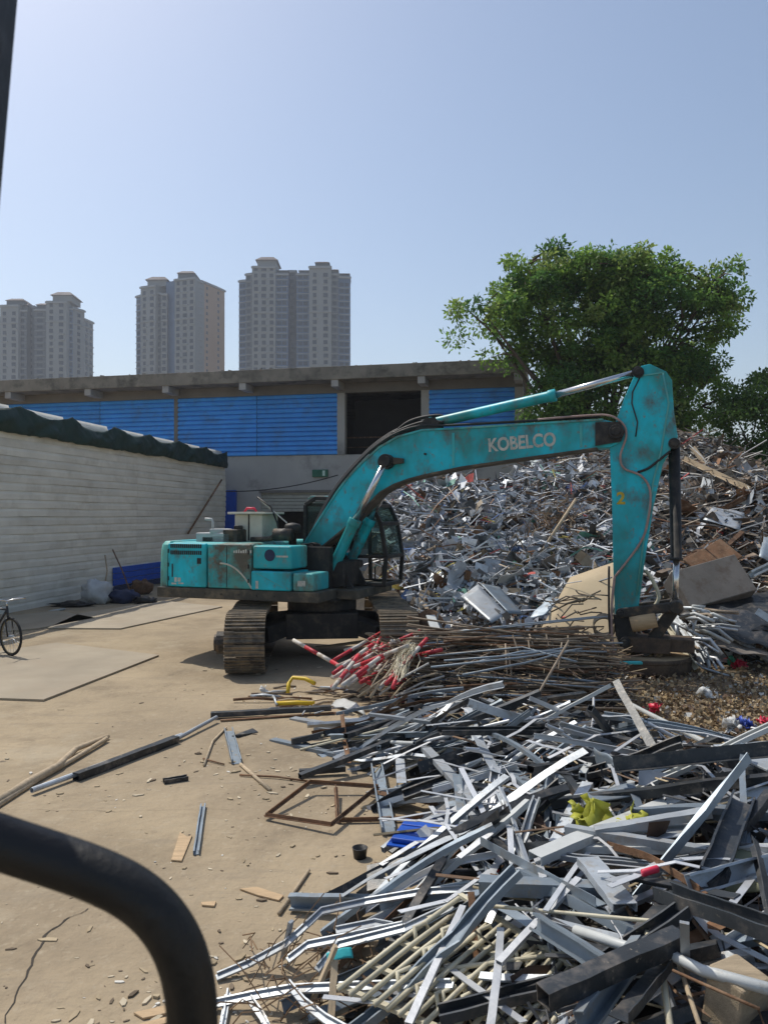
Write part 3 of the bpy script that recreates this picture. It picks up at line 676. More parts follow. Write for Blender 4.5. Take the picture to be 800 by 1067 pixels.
for k in range(9):
    m = MB(); xx = r1+.1+k*(r4-r1-.2)/8; m.tube([(xx, -NF-.022, 1.15), (xx, -NF, 1.15)], .018, 6); m.build('deck_bolt', M['skirt'], ex)
# --- things fixed on the deck
p = mp(266, 560, .35)[0]
m = MB(); m.bb(p-.28, p+.28, -.60, .0, HT, 2.52); wt = m.build('white_tank', M['cream_paint'], ex, bevel=.02)
m = MB(); m.bb(p-.38, p+.38, -.68, .06, 2.52, 2.56); m.build('tank_lid', M['cream_paint'], wt, bevel=.008)
m = MB(); m.bb(p+.0, p+.03, -.607, -.59, HT+.02, 2.52); m.build('corner_strip', M['blackm'], wt)
m = MB(); m.tube([(p-.25, -.3, 2.56), (p-.2, -.3, 2.63), (p-.05, -.3, 2.63), (p, -.3, 2.57)], .022, 8); m.build('red_strap', M['redplastic'], wt, True)
m = MB(); q0 = mq(305, 566, .5); m.lathe([(.07, 0), (.07, .22), (.14, .24), (.15, .36), (.12, .40), (.02, .42)], 18, (q0.x, q0.y, 1.95)); m.build('air_cleaner', M['blackm'], ex, True)
pts = [mq(262, 562, .7), mq(275, 562, .7), mq(283, 561, .7), mq(289, 555, .7), mq(296, 553, .7), mq(303, 556, .7)]
MB().tube(pts, .045, 10).build('exhaust_pipe', M['greasy'], ex, True)
m = MB(); q0 = mq(295, 556, .7); m.tube([q0+Vector((-.16, 0, -.02)), q0+Vector((.16, 0, -.02))], .11, 14); m.build('muffler', M['greasy'], ex, True)
for (px_, w, h, d_, mt) in ((238, .5, .12, .5, 'rust'), (228, .7, .16, .9, 'whitesteel'), (246, .3, .22, .35, 'greasy'), (223, .25, .1, .3, 'blackm')):
    r_ = mp(px_, 560, .7)[0]; m = MB()
    m.bb(r_-w/2, r_+w/2, -.9, -.9+d_, HT-.02, HT+h); m.box((r_+.05, -.7, HT+h+.03), (w*.5, d_*.4, .08), Matrix.Rotation(.4, 3, 'Z')); m.build('engine_part', M[mt], ex, bevel=.02)
m = MB(); q0 = mq(222, 561, .8); m.tube([q0, q0+Vector((0, 0, .30)), q0+Vector((-.03, 0, .34)), q0+Vector((-.16, 0, .35))], .025, 8); m.build('white_pipe', M['whitesteel'], ex, True)
m = MB(); a = mq(299, 545, .3); b = mq(268, 518, .35); m.tube([b, a.lerp(b, .5), a], .012, 6); m.build('antenna_rod', M['letter'], ex)
m = MB(); m.tube([mq(268, 518, .35), mq(282, 528, .35), mq(289, 545, .4), mq(292, 560, .4)], .016, 6); m.build('loose_hose', M['rubber'], ex, True)
# --- cab on the far side
CY0, CY1 = .36, 1.28
prof = [(-.52, 1.24), (1.06, 1.24), (1.10, 1.75), (1.00, 2.35), (.84, 2.68), (.66, 2.78), (-.30, 2.82), (-.50, 2.70)]
cab = MB()
for y in (CY0, CY1):
    for a, b in zip(prof, prof[1:]+prof[:1]): cab.beam((a[0], y, a[1]), (b[0], y, b[1]), .07, .07)
    cab.beam((.45, y, 1.24), (.42, y, 2.8), .07, .06); cab.beam((.45, y, 1.75), (1.09, y, 1.75), .06, .06)
for a in prof: cab.beam((a[0], CY0, a[1]), (a[0], CY1, a[1]), .07, .07)
co = cab.build('cab', M['blackm'], ex, bevel=.012)
m = MB(); m.prism([(-.50, 2.80), (.66, 2.79), (.60, 2.85), (-.42, 2.87)], CY0+.03, CY1-.03); m.build('cab_roof', M['teal_faded'], co, bevel=.02)
m = MB(); m.bb(-.5, .44, CY0-.02, CY0+.03, 1.26, 1.82); m.build('cab_side_panel', M['teal'], co, bevel=.01)
m = MB(); m.bb(-.545, -.50, CY0+.05, CY1-.05, 1.26, 1.9); m.build('cab_rear_panel', M['teal_faded'], co)
def pane(pts): m = MB(); m.add(pts, [tuple(range(len(pts)))]); return m.build('window_pane', M['glass'], co, thick=.006)
for y in (CY0, CY1):
    pane([(-.46, y, 1.85), (.40, y, 1.85), (.40, y, 2.76), (-.28, y, 2.76), (-.46, y, 2.66)]); pane([(.48, y, 1.78), (1.06, y, 1.78), (.97, y, 2.34), (.81, y, 2.64), (.66, y, 2.74), (.46, y, 2.74)])
pane([(1.10, CY0+.04, 1.78), (1.10, CY1-.04, 1.78), (1.01, CY1-.04, 2.32), (1.01, CY0+.04, 2.32)]); pane([(.98, CY0+.04, 2.38), (.98, CY1-.04, 2.38), (.86, CY1-.04, 2.65), (.86, CY0+.04, 2.65)])
pane([(-.53, CY0+.05, 1.92), (-.53, CY1-.05, 1.92), (-.52, CY1-.05, 2.68), (-.52, CY0+.05, 2.68)])
m = MB(); m.bb(-.1, .4, .6, 1.05, 1.5, 1.66); m.bb(-.2, -.06, .6, 1.05, 1.6, 2.2); m.build('operator_seat', M['blackplastic'], co, bevel=.05, seg=3)
m = MB(); m.tube([(.8, .6, 1.3), (.8, .6, 1.55)], .015, 6); m.tube([(.8, 1.0, 1.3), (.8, 1.0, 1.55)], .015, 6); m.build('lever', M['blackplastic'], co)
# --- boom
BW = .21
b_top = [(314, 571), (332, 542), (350, 514), (362, 498), (376, 483), (395, 466), (414, 455), (440, 448), (480, 446), (560, 441), (628, 437)]
b_bot = [(322, 580), (340, 566), (362, 548), (386, 523), (396, 513), (410, 505), (425, 499.5), (440, 495.5), (480, 487), (542, 478), (622, 467)]
T = [mp(x, y, BW) for x, y in b_top]; B = [mp(x, y, BW) for x, y in b_bot]
nose = [mp(x, y, BW) for x, y in ((642, 440), (650, 449), (647, 460), (636, 466))]
m = MB(); m.prism([*T, *nose, *B[::-1]], -BW+.015, BW-.015); bo = m.build('boom', M['teal'], ex, bevel=.01)
def flange(line, w, th, name, mt, par):
    m = MB(); n = len(line); vs = []
    for i, p in enumerate(line):
        a = Vector(line[max(i-1, 0)]); b = Vector(line[min(i+1, n-1)]); t = (b-a).normalized(); nn = Vector((-t.y, t.x))
        for (yy, k) in ((-w, -.5), (w, -.5), (w, .5), (-w, .5)): vs.append((p[0]+nn.x*th*k, yy, p[1]+nn.y*th*k))
    fs = [(i*4+j, (i+1)*4+j, (i+1)*4+(j+1) % 4, i*4+(j+1) % 4) for i in range(n-1) for j in range(4)]+[(0, 1, 2, 3), tuple(range(4*n-4, 4*n))[::-1]]
    m.add(vs, fs); return m.build(name, mt, par)
flange(T, BW+.01, .03, 'top_flange', M['teal_faded'], bo); flange(B, BW+.01, .03, 'bottom_flange', M['skirt'], bo)
def pin(px, py, off, rad, half, name, mt, par, y=0.0):
    r, z = mp(px, py, off); m = MB(); m.tube([(r, y-half, z), (r, y+half, z)], rad, 18); m.tube([(r, y-half-.03, z), (r, y+half+.03, z)], rad*.6, 12); return m.build(name, mt, par, bevel=.005)
pin(402, 481, .3, .13, .36, 'cylinder_pin', M['blackm'], bo)
m = MB(); r, z = mp(402, 481, .3); m.prism([(r-.05, z-.07), (r+.30, z-.03), (r+.30, z+.05), (r-.05, z+.09)], -.30, -BW); m.build('pin_plate', M['skirt'], bo)
pin(642, 450, BW, .11, BW+.09, 'arm_pin', M['blackm'], bo)
m = MB(); x0, z0 = mp(620, 452, BW); x1, z1 = mp(648, 450, BW)
m.prism([(x0, z0-.19), (x1-.02, z1-.15), (x1+.04, z1), (x1-.03, z1+.16), (x0, z0+.18)], -BW-.02, -BW+.02); m.prism([(x0, z0-.19), (x1-.02, z1-.15), (x1+.04, z1), (x1-.03, z1+.16), (x0, z0+.18)], BW-.02, BW+.02); m.build('nose_plate', M['blackm'], bo)
pin(326, 571, .3, .10, .36, 'foot_pin', M['blackm'], bo)
# worn paint patch and weld seam on the web
for px_ in (472, 605):
    a = mp(px_, 449 if px_ < 500 else 440, BW); b = mp(px_, 487 if px_ < 500 else 468, BW); m = MB(); m.bb(a[0]-.02, a[0]+.02, -BW+.006, -BW+.03, b[1]+.03, a[1]-.03); m.build('weld_seam', M['teal_faded'], bo)
m = MB(); a = mp(443, 473, BW); m.tube([(a[0], -BW-.03, a[1]), (a[0], -BW+.02, a[1])], .02, 8); m.build('grease_nipple', M['blackm'], bo)
# lettering
def text(body, name, size, mt, par, M4, off=.0, extr=.002):
    cu = bpy.data.curves.new(name, 'FONT'); cu.body = body; cu.size = size; cu.extrude = extr; cu.offset = off
    tmp = bpy.data.objects.new(name+'_tmp', cu); scene.collection.objects.link(tmp)
    dg = bpy.context.evaluated_depsgraph_get(); me = bpy.data.meshes.new_from_object(tmp.evaluated_get(dg)); bpy.data.objects.remove(tmp)
    me.materials.clear(); me.materials.append(mt); me.name = name
    o = link(bpy.data.objects.new(name, me), par); o.matrix_local = M4; return o, me
a = mp(509, 471.0, BW); b = mp(579, 464.5, BW)
wid = math.hypot(b[0]-a[0], b[1]-a[1]); ang = math.atan2(b[1]-a[1], b[0]-a[0])
o, me = text('KOBELCO', 'lettering', .30, M['letter'], bo, Matrix.Identity(4), .009)
xs = [v.co.x for v in me.vertices]; ys = [v.co.y for v in me.vertices]; kx = wid/(max(xs)-min(xs)); ky = .225/(max(ys)-min(ys))
o.matrix_local = Matrix.Translation((a[0], -BW+.010, a[1])) @ Matrix.Rotation(-ang, 4, 'Y') @ Matrix.Rotation(R(90), 4, 'X') @ Matrix.Diagonal((kx, ky, 1, 1)) @ Matrix.Translation((-min(xs), -min(ys), 0))
# boom cylinders
def cyl(p0, p1, p2, rb, rrod, par, nm):
    m = MB(); d = (Vector(p1)-Vector(p0)).normalized(); m.tube([Vector(p0), Vector(p0)+d*.06, Vector(p1)-d*.12, Vector(p1)-d*.119, p1], [rb*.8, rb, rb, rb*1.16, rb*1.16], 18); m.tube([Vector(p0)-Vector((0, .12, 0)), Vector(p0)+Vector((0, .12, 0))], rb*1.05, 14)
    c = m.build(nm, M['teal'], par, True, bevel=.006); m = MB(); m.tube([p1, p2], rrod, 16); m.build('piston_rod', M['chrome'], c, True)
    m = MB(); m.tube([Vector(p2)-Vector((0, .1, 0)), Vector(p2)+Vector((0, .1, 0))], rb*.95, 14); m.build('rod_eye', M['blackm'], c); return c
f0 = mq(336, 616, .36); f1 = mq(370.5, 541, .36); f2 = mq(402, 481, .36)
cyl(f0, f1, f2, .098, .055, ex, 'boom_cylinder')
mir = lambda v: Vector((v.x, -v.y, v.z))
cyl(mir(f0), mir(f1), mir(f2), .098, .055, ex, 'boom_cylinder')
m = MB(); m.bb(f0.x-.14, f0.x+.16, -.50, .50, f0.z-.14, f0.z+.12); m.build('cylinder_bracket', M['blackm'], ex, bevel=.02)
c0 = mq(450, 441, 0); c1 = mq(579, 411.5, 0); c2 = mq(664, 388, 0)
cyl(c0, c1, c2, .088, .056, ex, 'arm_cylinder')
m = MB(); q = mp(450, 442, 0)
for yy in (-.11, .09): m.prism([(q[0]-.28, q[1]-.12), (q[0]+.22, q[1]-.12), (q[0]+.09, q[1]+.10), (q[0]-.08, q[1]+.10)], yy-.015, yy+.015)
m.build('cylinder_lug', M['blackm'], bo)
# arm
AW = .165
arm_px = [(662, 388), (668, 381), (677, 379), (694, 387), (700, 396), (702, 430), (706, 455), (699, 467), (690, 484), (680, 529), (670, 592), (663, 645), (657, 668), (646, 669), (641, 650), (639, 615), (637, 520), (635, 466), (641, 440), (650, 415)]
AP = [mp(x, y, AW) for x, y in arm_px]
m = MB(); m.prism(AP, -AW, AW); ar = m.build('arm', M['teal'], ex, bevel=.012)
# raised web plate bounded by a rib, as on the photo's arm head
rib = [(692, 389), (698, 420), (690, 470), (682, 500), (672, 560), (664, 620)]
m = MB(); m.tube([mq(x-1.5, y, AW+.006) for x, y in rib], .016, 6); m.build('edge_rib', M['teal_pale'], ar, True)
m = MB(); m.tube([mq(x, y, AW+.004) for x, y in ((667, 392), (659, 408), (658, 420), (664, 440), (662, 455))], .012, 6); m.build('seam_line', M['blackm'], ar, True)
m = MB(); m.beam(mq(670, 391, AW+.004), mq(692, 388, AW+.004), .02, .02); m.build('head_seam', M['teal_pale'], ar)
a = mp(636, 640, AW); b = mp(664, 672, AW)
m = MB(); m.prism([mp(x, y, AW) for x, y in ((638, 640), (664, 640), (661, 664), (655, 674), (646, 674), (641, 662))], -AW-.02, AW+.02); m.build('arm_end', M['blackm'], ar, bevel=.01)
pin(665, 388, AW, .085, AW+.05, 'cylinder_pin', M['blackm'], ar); pin(651, 668, AW, .08, AW+.16, 'end_pin', M['blackm'], ar); pin(646, 638, AW, .065, AW+.12, 'link_pin', M['blackm'], ar); pin(702, 462, AW, .085, AW+.03, 'cylinder_pin', M['blackm'], ar)
a = mp(642, 525, AW)
o, me = text('2', 'painted_number', .26, M['mark_yellow'], ar, Matrix.Translation((a[0], -AW-.004, a[1])) @ Matrix.Rotation(R(90), 4, 'X'), .008)
# bucket cylinder and linkage
k0 = mq(702, 464, 0); k1 = mq(704, 584, 0); k2 = mq(703, 628, 0)
m = MB(); m.tube([k0, k1-Vector((0, 0, -.05)), k1-Vector((0, 0, -.049)), k1], [.085, .085, .1, .1], 16); kc = m.build('bucket_cylinder', M['blackm'], ex, True); MB().tube([k1, k2], .05, 12).build('piston_rod', M['chrome'], kc, True)
for yy in (-AW-.08, AW+.08):
    m = MB(); a = mq(646, 637, 0); b = mq(704, 630, 0); a.y = b.y = yy; m.beam(a, b, .05, .15); m.build('guide_link', M['greasy'], ex, bevel=.02)
m = MB(); a = mq(704, 631, 0); b = mq(672, 676, 0)
m.beam(a+Vector((0, -.12, 0)), b+Vector((0, -.12, 0)), .06, .17); m.beam(a+Vector((0, .12, 0)), b+Vector((0, .12, 0)), .06, .17); m.tube([a-Vector((0, .3, 0)), a+Vector((0, .3, 0))], .10, 16); m.tube([b-Vector((0, .2, 0)), b+Vector((0, .2, 0))], .09, 14); m.beam(a.lerp(b, .2), a.lerp(b, .8), .2, .1); m.build('bucket_link', M['greasy'], ex, bevel=.015)
a = mq(657, 650, .2); b = mq(683, 645, .2); MB().tube([a, a.lerp(b, .4), b], [.13, .135, .125], 16).build('link_roller', M['log'], ex, True)
m = MB(); a = mp(648, 668, AW); b = mp(716, 664, AW)
m.bb(a[0], b[0]-.25, -AW-.05, AW+.05, .38, .62); m.bb(b[0]-.45, b[0]+.1, -.1, .35, .4, .6); m.build('hanger_bracket', M['magnet'], ex, bevel=.015)
# hoses
def hose(pts, r, mt, nm='hose', par=None):
    P = [Vector(p) for p in pts]; Q = []
    for i in range(len(P)-1):
        p0, p1, p2, p3 = P[max(i-1, 0)], P[i], P[i+1], P[min(i+2, len(P)-1)]
        for k in range(5):
            t = k/5; Q.append(.5*((2*p1)+(p2-p0)*t+(2*p0-5*p1+4*p2-p3)*t*t+(3*p1-p0-3*p2+p3)*t**3))
    Q.append(P[-1]); return MB().tube(Q, r, 7).build(nm, mt, par or ex, True)
for k, of in enumerate((.12, .04, -.06, -.14)):
    hose([mq(318+k, 568-k, of), mq(334, 538-k*1.2, of), mq(352, 507-k, of), mq(378, 477-k, of), mq(398, 460-k, of), mq(418, 449-k, of), mq(440, 443.5, of), mq(470, 443, of), mq(560, 438, of), mq(625, 434, of)], .022, M['rubber'])
hose([mq(412, 450, .0), mq(425, 440, 0), mq(440, 435, 0), mq(458, 433, 0), mq(466, 437, 0)], .03, M['rubber']); hose([mq(408, 452, .1), mq(426, 444, .1), mq(445, 439, .1), mq(462, 440, .1)], .025, M['rubber'])
hose([mq(560, 437, .18), mq(610, 433, .19), mq(635, 433, .21), mq(649, 442, .21), mq(652, 455, .21), mq(646, 475, .21), mq(650, 488, .2), mq(668, 496, .2), mq(677, 512, .19), mq(675, 540, .19), mq(667, 565, .19), mq(641, 600, .19)], .018, M['hosepink'])
hose([mq(640, 600, .2), mq(637, 630, .21), mq(637, 660, .21), mq(640, 682, .2)], .02, M['hosepink'])
hose([mq(634, 590, .2), mq(634, 640, .2), mq(636, 670, .2)], .018, M['rubber'])
hose([mq(664, 492, .18), mq(675, 488, .18), mq(688, 478, .17), mq(698, 470, .16)], .02, M['rubber'])
hose([mq(672, 594, -.1), mq(680, 606, -.1), mq(686, 622, -.1), mq(680, 634, -.1)], .03, M['creamrod'])
hose([mq(303, 565, .4), mq(325, 585, .5), mq(345, 600, .4), mq(365, 560, .3), mq(380, 535, .25)], .02, M['rubber'])
# grapple-free lifting magnet resting on the ground
mg = thing('lifting_magnet', 'rusty round lifting magnet lying on the ground under the excavator arm', 'magnet', G(676, 702)+Vector((0, .2, 0)))
mg.location.z = 0
ml = MB(); ml.lathe([(.50, .012), (.66, .03), (.70, .10), (.695, .22), (.71, .235), (.71, .275), (.69, .285)], 40); ml.build('magnet_shell', M['magnet'], mg, True, bevel=.006)
ml = MB(); ml.lathe([(.675, .275), (.675, .292), (.45, .315), (.2, .33), (.01, .33)], 40); ml.build('top_plate', M['magtop'], mg, True)
for k in range(3):
    a = k*2.094+.5; m = MB(); m.box((.42*math.cos(a), .42*math.sin(a), .36), (.05, .16, .14), Matrix.Rotation(a+1.57, 3, 'Z')); m.build('lifting_lug', M['magnet'], mg, bevel=.02)
for dx in (-.06, .07):
    m = MB(); q = [(dx+.05*math.cos(t), -.42+.01*dx, .41+.085*math.sin(t)) for t in [i*math.pi/7 for i in range(15)]]; m.tube(q, .022, 7); m.build('shackle', M['magtop'], mg, True)
for q, sz, rz in (((-.45, -.2, .33), (.3, .2, .04), .4), ((.42, .3, .33), (.2, .3, .04), 0)):
    m = MB(); m.box(q, sz, Matrix.Rotation(rz, 3, 'Z')); m.build('mud_clod', M['magtop'], mg, bevel=.02)
#PART3
# ------------------------------------------------------------------ heaps
RIDGE = [(-1.0, 0.0), (.2, 2.6), (.45, 3.15), (1.2, 3.5), (1.75, 3.72), (2.45, 3.3), (3.3, 3.35), (4.1, 3.65), (4.7, 4.0), (5.6, 4.3), (6.8, 4.55), (8.9, 4.75), (9.6, 4.6), (10.1, 4.1), (10.6, 3.7), (11.2, 3.2), (13, 2.2), (15, 0.8)]
def foot(x): return lerp(x, [(0, 15.8), (.7, 14.9), (1.3, 13.1), (3, 12.5), (5, 12.7), (7, 12.6), (12, 12.6)])
def heap(x, y):
    yr = 22.8; f = foot(x); z = lerp(x, RIDGE)
    if y < yr: t = max(0, (y-f)/(yr-f)); k = t**.85
    else: k = max(0, 1-(y-yr)/5.0)
    if k <= 0: return 0
    return max(0, z*k+(.35*N(x*.7, y*.7)+.18*N(x*1.9, y*1.9, 3))*min(1, k*4)*(1 if y < yr else .5))
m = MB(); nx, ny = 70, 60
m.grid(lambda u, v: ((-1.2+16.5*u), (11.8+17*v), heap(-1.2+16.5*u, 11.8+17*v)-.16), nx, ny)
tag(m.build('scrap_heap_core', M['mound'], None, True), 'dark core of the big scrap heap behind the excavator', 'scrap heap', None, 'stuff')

def crumple(m, c, size, rg, nseg=4, curl=1.0, aspect=None):
    # one bent strip of thin metal
    d = Vector((rg.gauss(0, 1), rg.gauss(0, 1), rg.gauss(0, .6))).normalized()
    w = d.cross(Vector((rg.gauss(0, 1), rg.gauss(0, 1), rg.gauss(0, 1)))).normalized()
    asp = aspect or rg.choice((.12, .25, .5, .8, 1.0)); W = size*asp*.5; p = Vector(c)-d*size*.5; st = size/nseg; vs = []
    for i in range(nseg+1):
        k = W*rg.uniform(.7, 1.15)
        vs += [p-w*k, p+w*k]; p = p+d*st
        ax = (w+.5*Vector((rg.gauss(0, 1), rg.gauss(0, 1), rg.gauss(0, 1)))).normalized()
        d = (Matrix.Rotation(rg.gauss(0, .55)*curl, 3, ax) @ d).normalized(); w = (w-d*w.dot(d)).normalized()
    m.add(vs, [(2*i, 2*i+2, 2*i+3, 2*i+1) for i in range(nseg)])
PAL = [((.62, .64, .66), 24), ((.44, .46, .50), 24), ((.26, .28, .31), 16), ((.78, .78, .76), 10), ((.09, .09, .09), 14), ((.30, .24, .17), 12), ((.20, .11, .06), 7), ((.14, .22, .42), 2.0), ((.50, .10, .08), 1.2), ((.55, .45, .12), 1.0), ((.12, .30, .24), 1.2)]
PALB = [((.30, .25, .19), 22), ((.19, .14, .10), 22), ((.09, .08, .07), 24), ((.46, .44, .40), 18), ((.64, .63, .60), 10), ((.24, .12, .06), 10), ((.35, .36, .38), 14), ((.5, .08, .08), .8)]
def pick(rg, pal): c = rg.choices([p[0] for p in pal], [p[1] for p in pal])[0]; k = rg.uniform(.75, 1.2); return tuple(min(.85, a*k) for a in c)
def heap_point(rg):
    while True:
        x = rg.uniform(.0, 13.5); y = rg.uniform(12.4, 23.6)
        z = heap(x, y)
        if z > .12: return x, y, z
rg = random.Random(11); m = MB()
for i in range(26000):
    x, y, z = heap_point(rg)
    brown = N(x*.25, y*.25, 7)*.9+(x-6.3)*.28+(.25 if y < 17 and x > 4 else 0) +rg.gauss(0, .45) > .1
    m.col = pick(rg, PALB if brown else PAL); s = rg.choice((.10, .14, .18, .25, .32, .45, .6))*rg.uniform(.7, 1.25)
    crumple(m, (x, y, z+rg.uniform(-.10, .16)), s, rg, 4, 1.6, rg.choice((.1, .16, .24, .34, .5)))
for i in range(2200):
    x, y = rg.uniform(-.35, 2.6), rg.uniform(11.1, 13.4); k = min(1, max(0, (x+.35)/.9))*min(1, max(0, (y-11.0)/.5))*(1 if x > .75 else max(0, min(1, (12.0-y)/.3)))
    if k < .05: continue
    m.col = pick(rg, PALB if rg.random() < .6 else PAL); crumple(m, (x, y, k*rg.uniform(.1, .62)+.06), rg.choice((.12, .2, .3, .45)), rg, 4, 1.3, rg.choice((.08, .12, .2, .4)))
o = m.build('shredded_scrap', M['scrapmix']); tag(o, 'countless crumpled strips of light scrap covering the big heap', 'scrap', None, 'stuff')
# wire and rod litter on the heap
m = MB()
for i in range(4600):
    x, y, z = heap_point(rg)
    if x < 4 and rg.random() < .35: continue
    m.col = pick(rg, PALB if x > 5 else PAL); L = rg.uniform(.5, 1.6); a = rg.uniform(0, 6.28); d = Vector((math.cos(a), math.sin(a), rg.gauss(0, .35)))*L*.5
    c = Vector((x, y, z+.1)); b = Vector((rg.gauss(0, .15), rg.gauss(0, .15), rg.gauss(.05, .12)))
    m.tube([c-d, c-d*.3+b*.7, c+d*.3+b, c+d+b*.3], rg.uniform(.008, .022), 3, False)
tag(m.build('heap_wire', M['scrapmix']), 'tangled wires and rods sticking out all over the big heap', 'wire', None, 'stuff')
# bigger sheets lying on the heap: individuals
sheet_meshes = []
for k in range(14):
    m = MB(); rg2 = random.Random(100+k); w, l = rg2.uniform(.2, .45), rg2.uniform(.5, 1.2); a, b, cc = rg2.uniform(-.9, .9), rg2.uniform(-1.2, 1.2), rg2.uniform(-.3, .3)
    def f(u, v):
        x = (u-.5)*l; y = (v-.5)*w; fold = max(0, abs(u-.5-.1*cc)-.2)
        return (x*(1-.15*abs(a)), y*(1+.2*cc*x), a*fold*l+b*x*y+.06*N(x*4+k, y*4, k))
    m.grid(f, 6, 4); sheet_meshes.append(m)
smats = ['galv', 'galv', 'whitesteel', 'galv_blue', 'darksteel', 'rust', 'brownsteel', 'alu']
SL = {'galv': ('bent galvanised sheet', 'silver'), 'whitesteel': ('bent white coated sheet', 'white'), 'galv_blue': ('bent blue-grey sheet', 'blue-grey'), 'darksteel': ('bent dark painted sheet', 'black'), 'rust': ('bent rusty brown sheet', 'brown'), 'brownsteel': ('bent grey-brown sheet', 'brown'), 'alu': ('bent shiny aluminium sheet', 'shiny')}
smesh = {}
for i in range(210):
    x, y, z = heap_point(rg)
    if rg.random() < .3: x, y = rg.uniform(6, 11.5), rg.uniform(13, 19); z = heap(x, y)
    mk = rg.choice(smats if x < 6 else ['darksteel', 'rust', 'brownsteel', 'galv', 'rust', 'whitesteel']); k = rg.randrange(14)
    if (mk, k) not in smesh:
        o = sheet_meshes[k].build('sheet_scrap', M[mk], None, thick=.006); smesh[(mk, k)] = o
    else: o = link(smesh[(mk, k)].copy())
    o.location = (x, y, z+.12); o.rotation_euler = (rg.gauss(.35, .4), rg.gauss(0, .35), rg.uniform(0, 6.28)); o.scale = [rg.uniform(.4, 1.05)]*3
    zn = 'near the crest of the big heap' if y > 20 else 'behind the excavator cab on the big heap' if x < 2.4 and y > 15 else 'around the tilted casing on the big heap' if x > 6.2 else 'behind the excavator arm on the big heap' if x > 3.6 else 'at the heap foot behind the rod bundle'
    tag(o, SL[mk][0]+' '+zn, 'metal sheet', SL[mk][0]+'s on the big heap')

# ------------------------------------------------------------------ bars: profiles swept along x
def outline(kind, w, h, t):
    if kind == 'channel': return [(-w/2, 0), (w/2, 0), (w/2, h), (w/2-t*3, h), (w/2-t*3, h-t), (w/2-t, h-t), (w/2-t, t), (-w/2+t, t), (-w/2+t, h-t), (-w/2+t*3, h-t), (-w/2+t*3, h), (-w/2, h)]
    if kind == 'angle': return [(0, 0), (w, 0), (w, t), (t, t), (t, h), (0, h)]
    if kind == 'tee': return [(-w/2, 0), (w/2, 0), (w/2, t), (t/2, t), (t/2, h), (-t/2, h), (-t/2, t), (-w/2, t)]
    if kind == 'flat': return [(-w/2, 0), (w/2, 0), (w/2, t), (-w/2, t)]
    if kind == 'zed': return [(-w/2, 0), (t/2, 0), (t/2, h-t), (w/2, h-t), (w/2, h), (-t/2, h), (-t/2, t), (-w/2, t)]
def bar_mb(kind, L, w, h, t=.004, bend=0.0, twist=0.0, kink=0.0, seg=11, sd=0):
    m = MB(); r_ = random.Random(sd); ph = r_.uniform(0, 6.28); kp = r_.uniform(.3, .75)
    def cen(u):
        x = (u-.5)*L; off = bend*L*(1-(2*u-1)**2); kk = kink*L*max(0, u-kp)
        return Vector((x*(1-abs(kink)*.15*(u > kp)), off*math.cos(ph)+dn*w*N(u*5, ph), off*math.sin(ph)+kk+dn*w*N(u*5, ph, 3))), twist*(u-.5)+dn*1.2*N(u*4, ph, 7)
    cu, ca, dn = r_.uniform(.1, .9), (r_.uniform(.3, .75) if sd and r_.random() < .45 else 0), (.13 if sd else .06)
    def sq(u, a, b): k = 1-ca*math.exp(-((u-cu)/.07)**2); return a*(2-k)**.5, b*k
    us = [i/seg for i in range(seg+1)]
    if kind in ('box', 'pipe'):
        if kind == 'box': ro = [(-w/2, 0), (w/2, 0), (w/2, h), (-w/2, h)]; ri = [(-w/2+t, t), (w/2-t, t), (w/2-t, h-t), (-w/2+t, h-t)]
        else:
            ro = [(w/2*math.cos(a), w/2+w/2*math.sin(a)) for a in [k*2*math.pi/10 for k in range(10)]]; ri = [(p[0]*.8, w/2+(p[1]-w/2)*.8) for p in ro]
        n = len(ro); vs = []
        for u in us:
            c, tw = cen(u); cs, sn = math.cos(tw), math.sin(tw)
            for (a, b) in [sq(u, *q) for q in ro]: vs.append(c+Vector((0, a*cs-b*sn, a*sn+b*cs)))
        e = len(vs); 
        for u in (0.0, 1.0):
            c, tw = cen(u); cs, sn = math.cos(tw), math.sin(tw); dx = .0
            for (a, b) in ri: vs.append(c+Vector((0, a*cs-b*sn, a*sn+b*cs)))
            c2 = c+Vector((min(.15, L*.3)*(1 if u == 0 else -1), 0, 0))
            for (a, b) in ri: vs.append(c2+Vector((0, a*cs-b*sn, a*sn+b*cs)))
        fs = [(i*n+k, (i+1)*n+k, (i+1)*n+(k+1) % n, i*n+(k+1) % n) for i in range(seg) for k in range(n)]
        for q, base in ((0, e), (seg*n, e+2*n)):
            for k in range(n):
                k2 = (k+1) % n; fs.append((q+k, q+k2, base+k2, base+k)); fs.append((base+k, base+k2, base+n+k2, base+n+k))
            fs.append(tuple(base+n+k for k in range(n)))
        m.add(vs, fs); return m
    ol = outline(kind, w, h, t); n = len(ol); vs = []
    for u in us:
        c, tw = cen(u); cs, sn = math.cos(tw), math.sin(tw)
        for (a, b) in [sq(u, *q) for q in ol]: vs.append(c+Vector((0, a*cs-b*sn, a*sn+b*cs)))
    fs = [(i*n+k, i*n+(k+1) % n, (i+1)*n+(k+1) % n, (i+1)*n+k) for i in range(seg) for k in range(n)]+[tuple(range(n))[::-1], tuple(range(seg*n, seg*n+n))]
    m.add(vs, fs); return m
def bar(p0, p1, kind, w, h, mt, label, cat='steel bar', group=None, roll=0.0, name='scrap_bar', t=.004, **kw):
    p0, p1 = Vector(p0), Vector(p1); o = bar_mb(kind, (p1-p0).length, w, h, t, **kw).build(name, M[mt])
    o.matrix_world = Matrix.Translation((p0+p1)/2) @ frame(p1-p0, roll).to_4x4()
    return tag(o, label, cat, group)
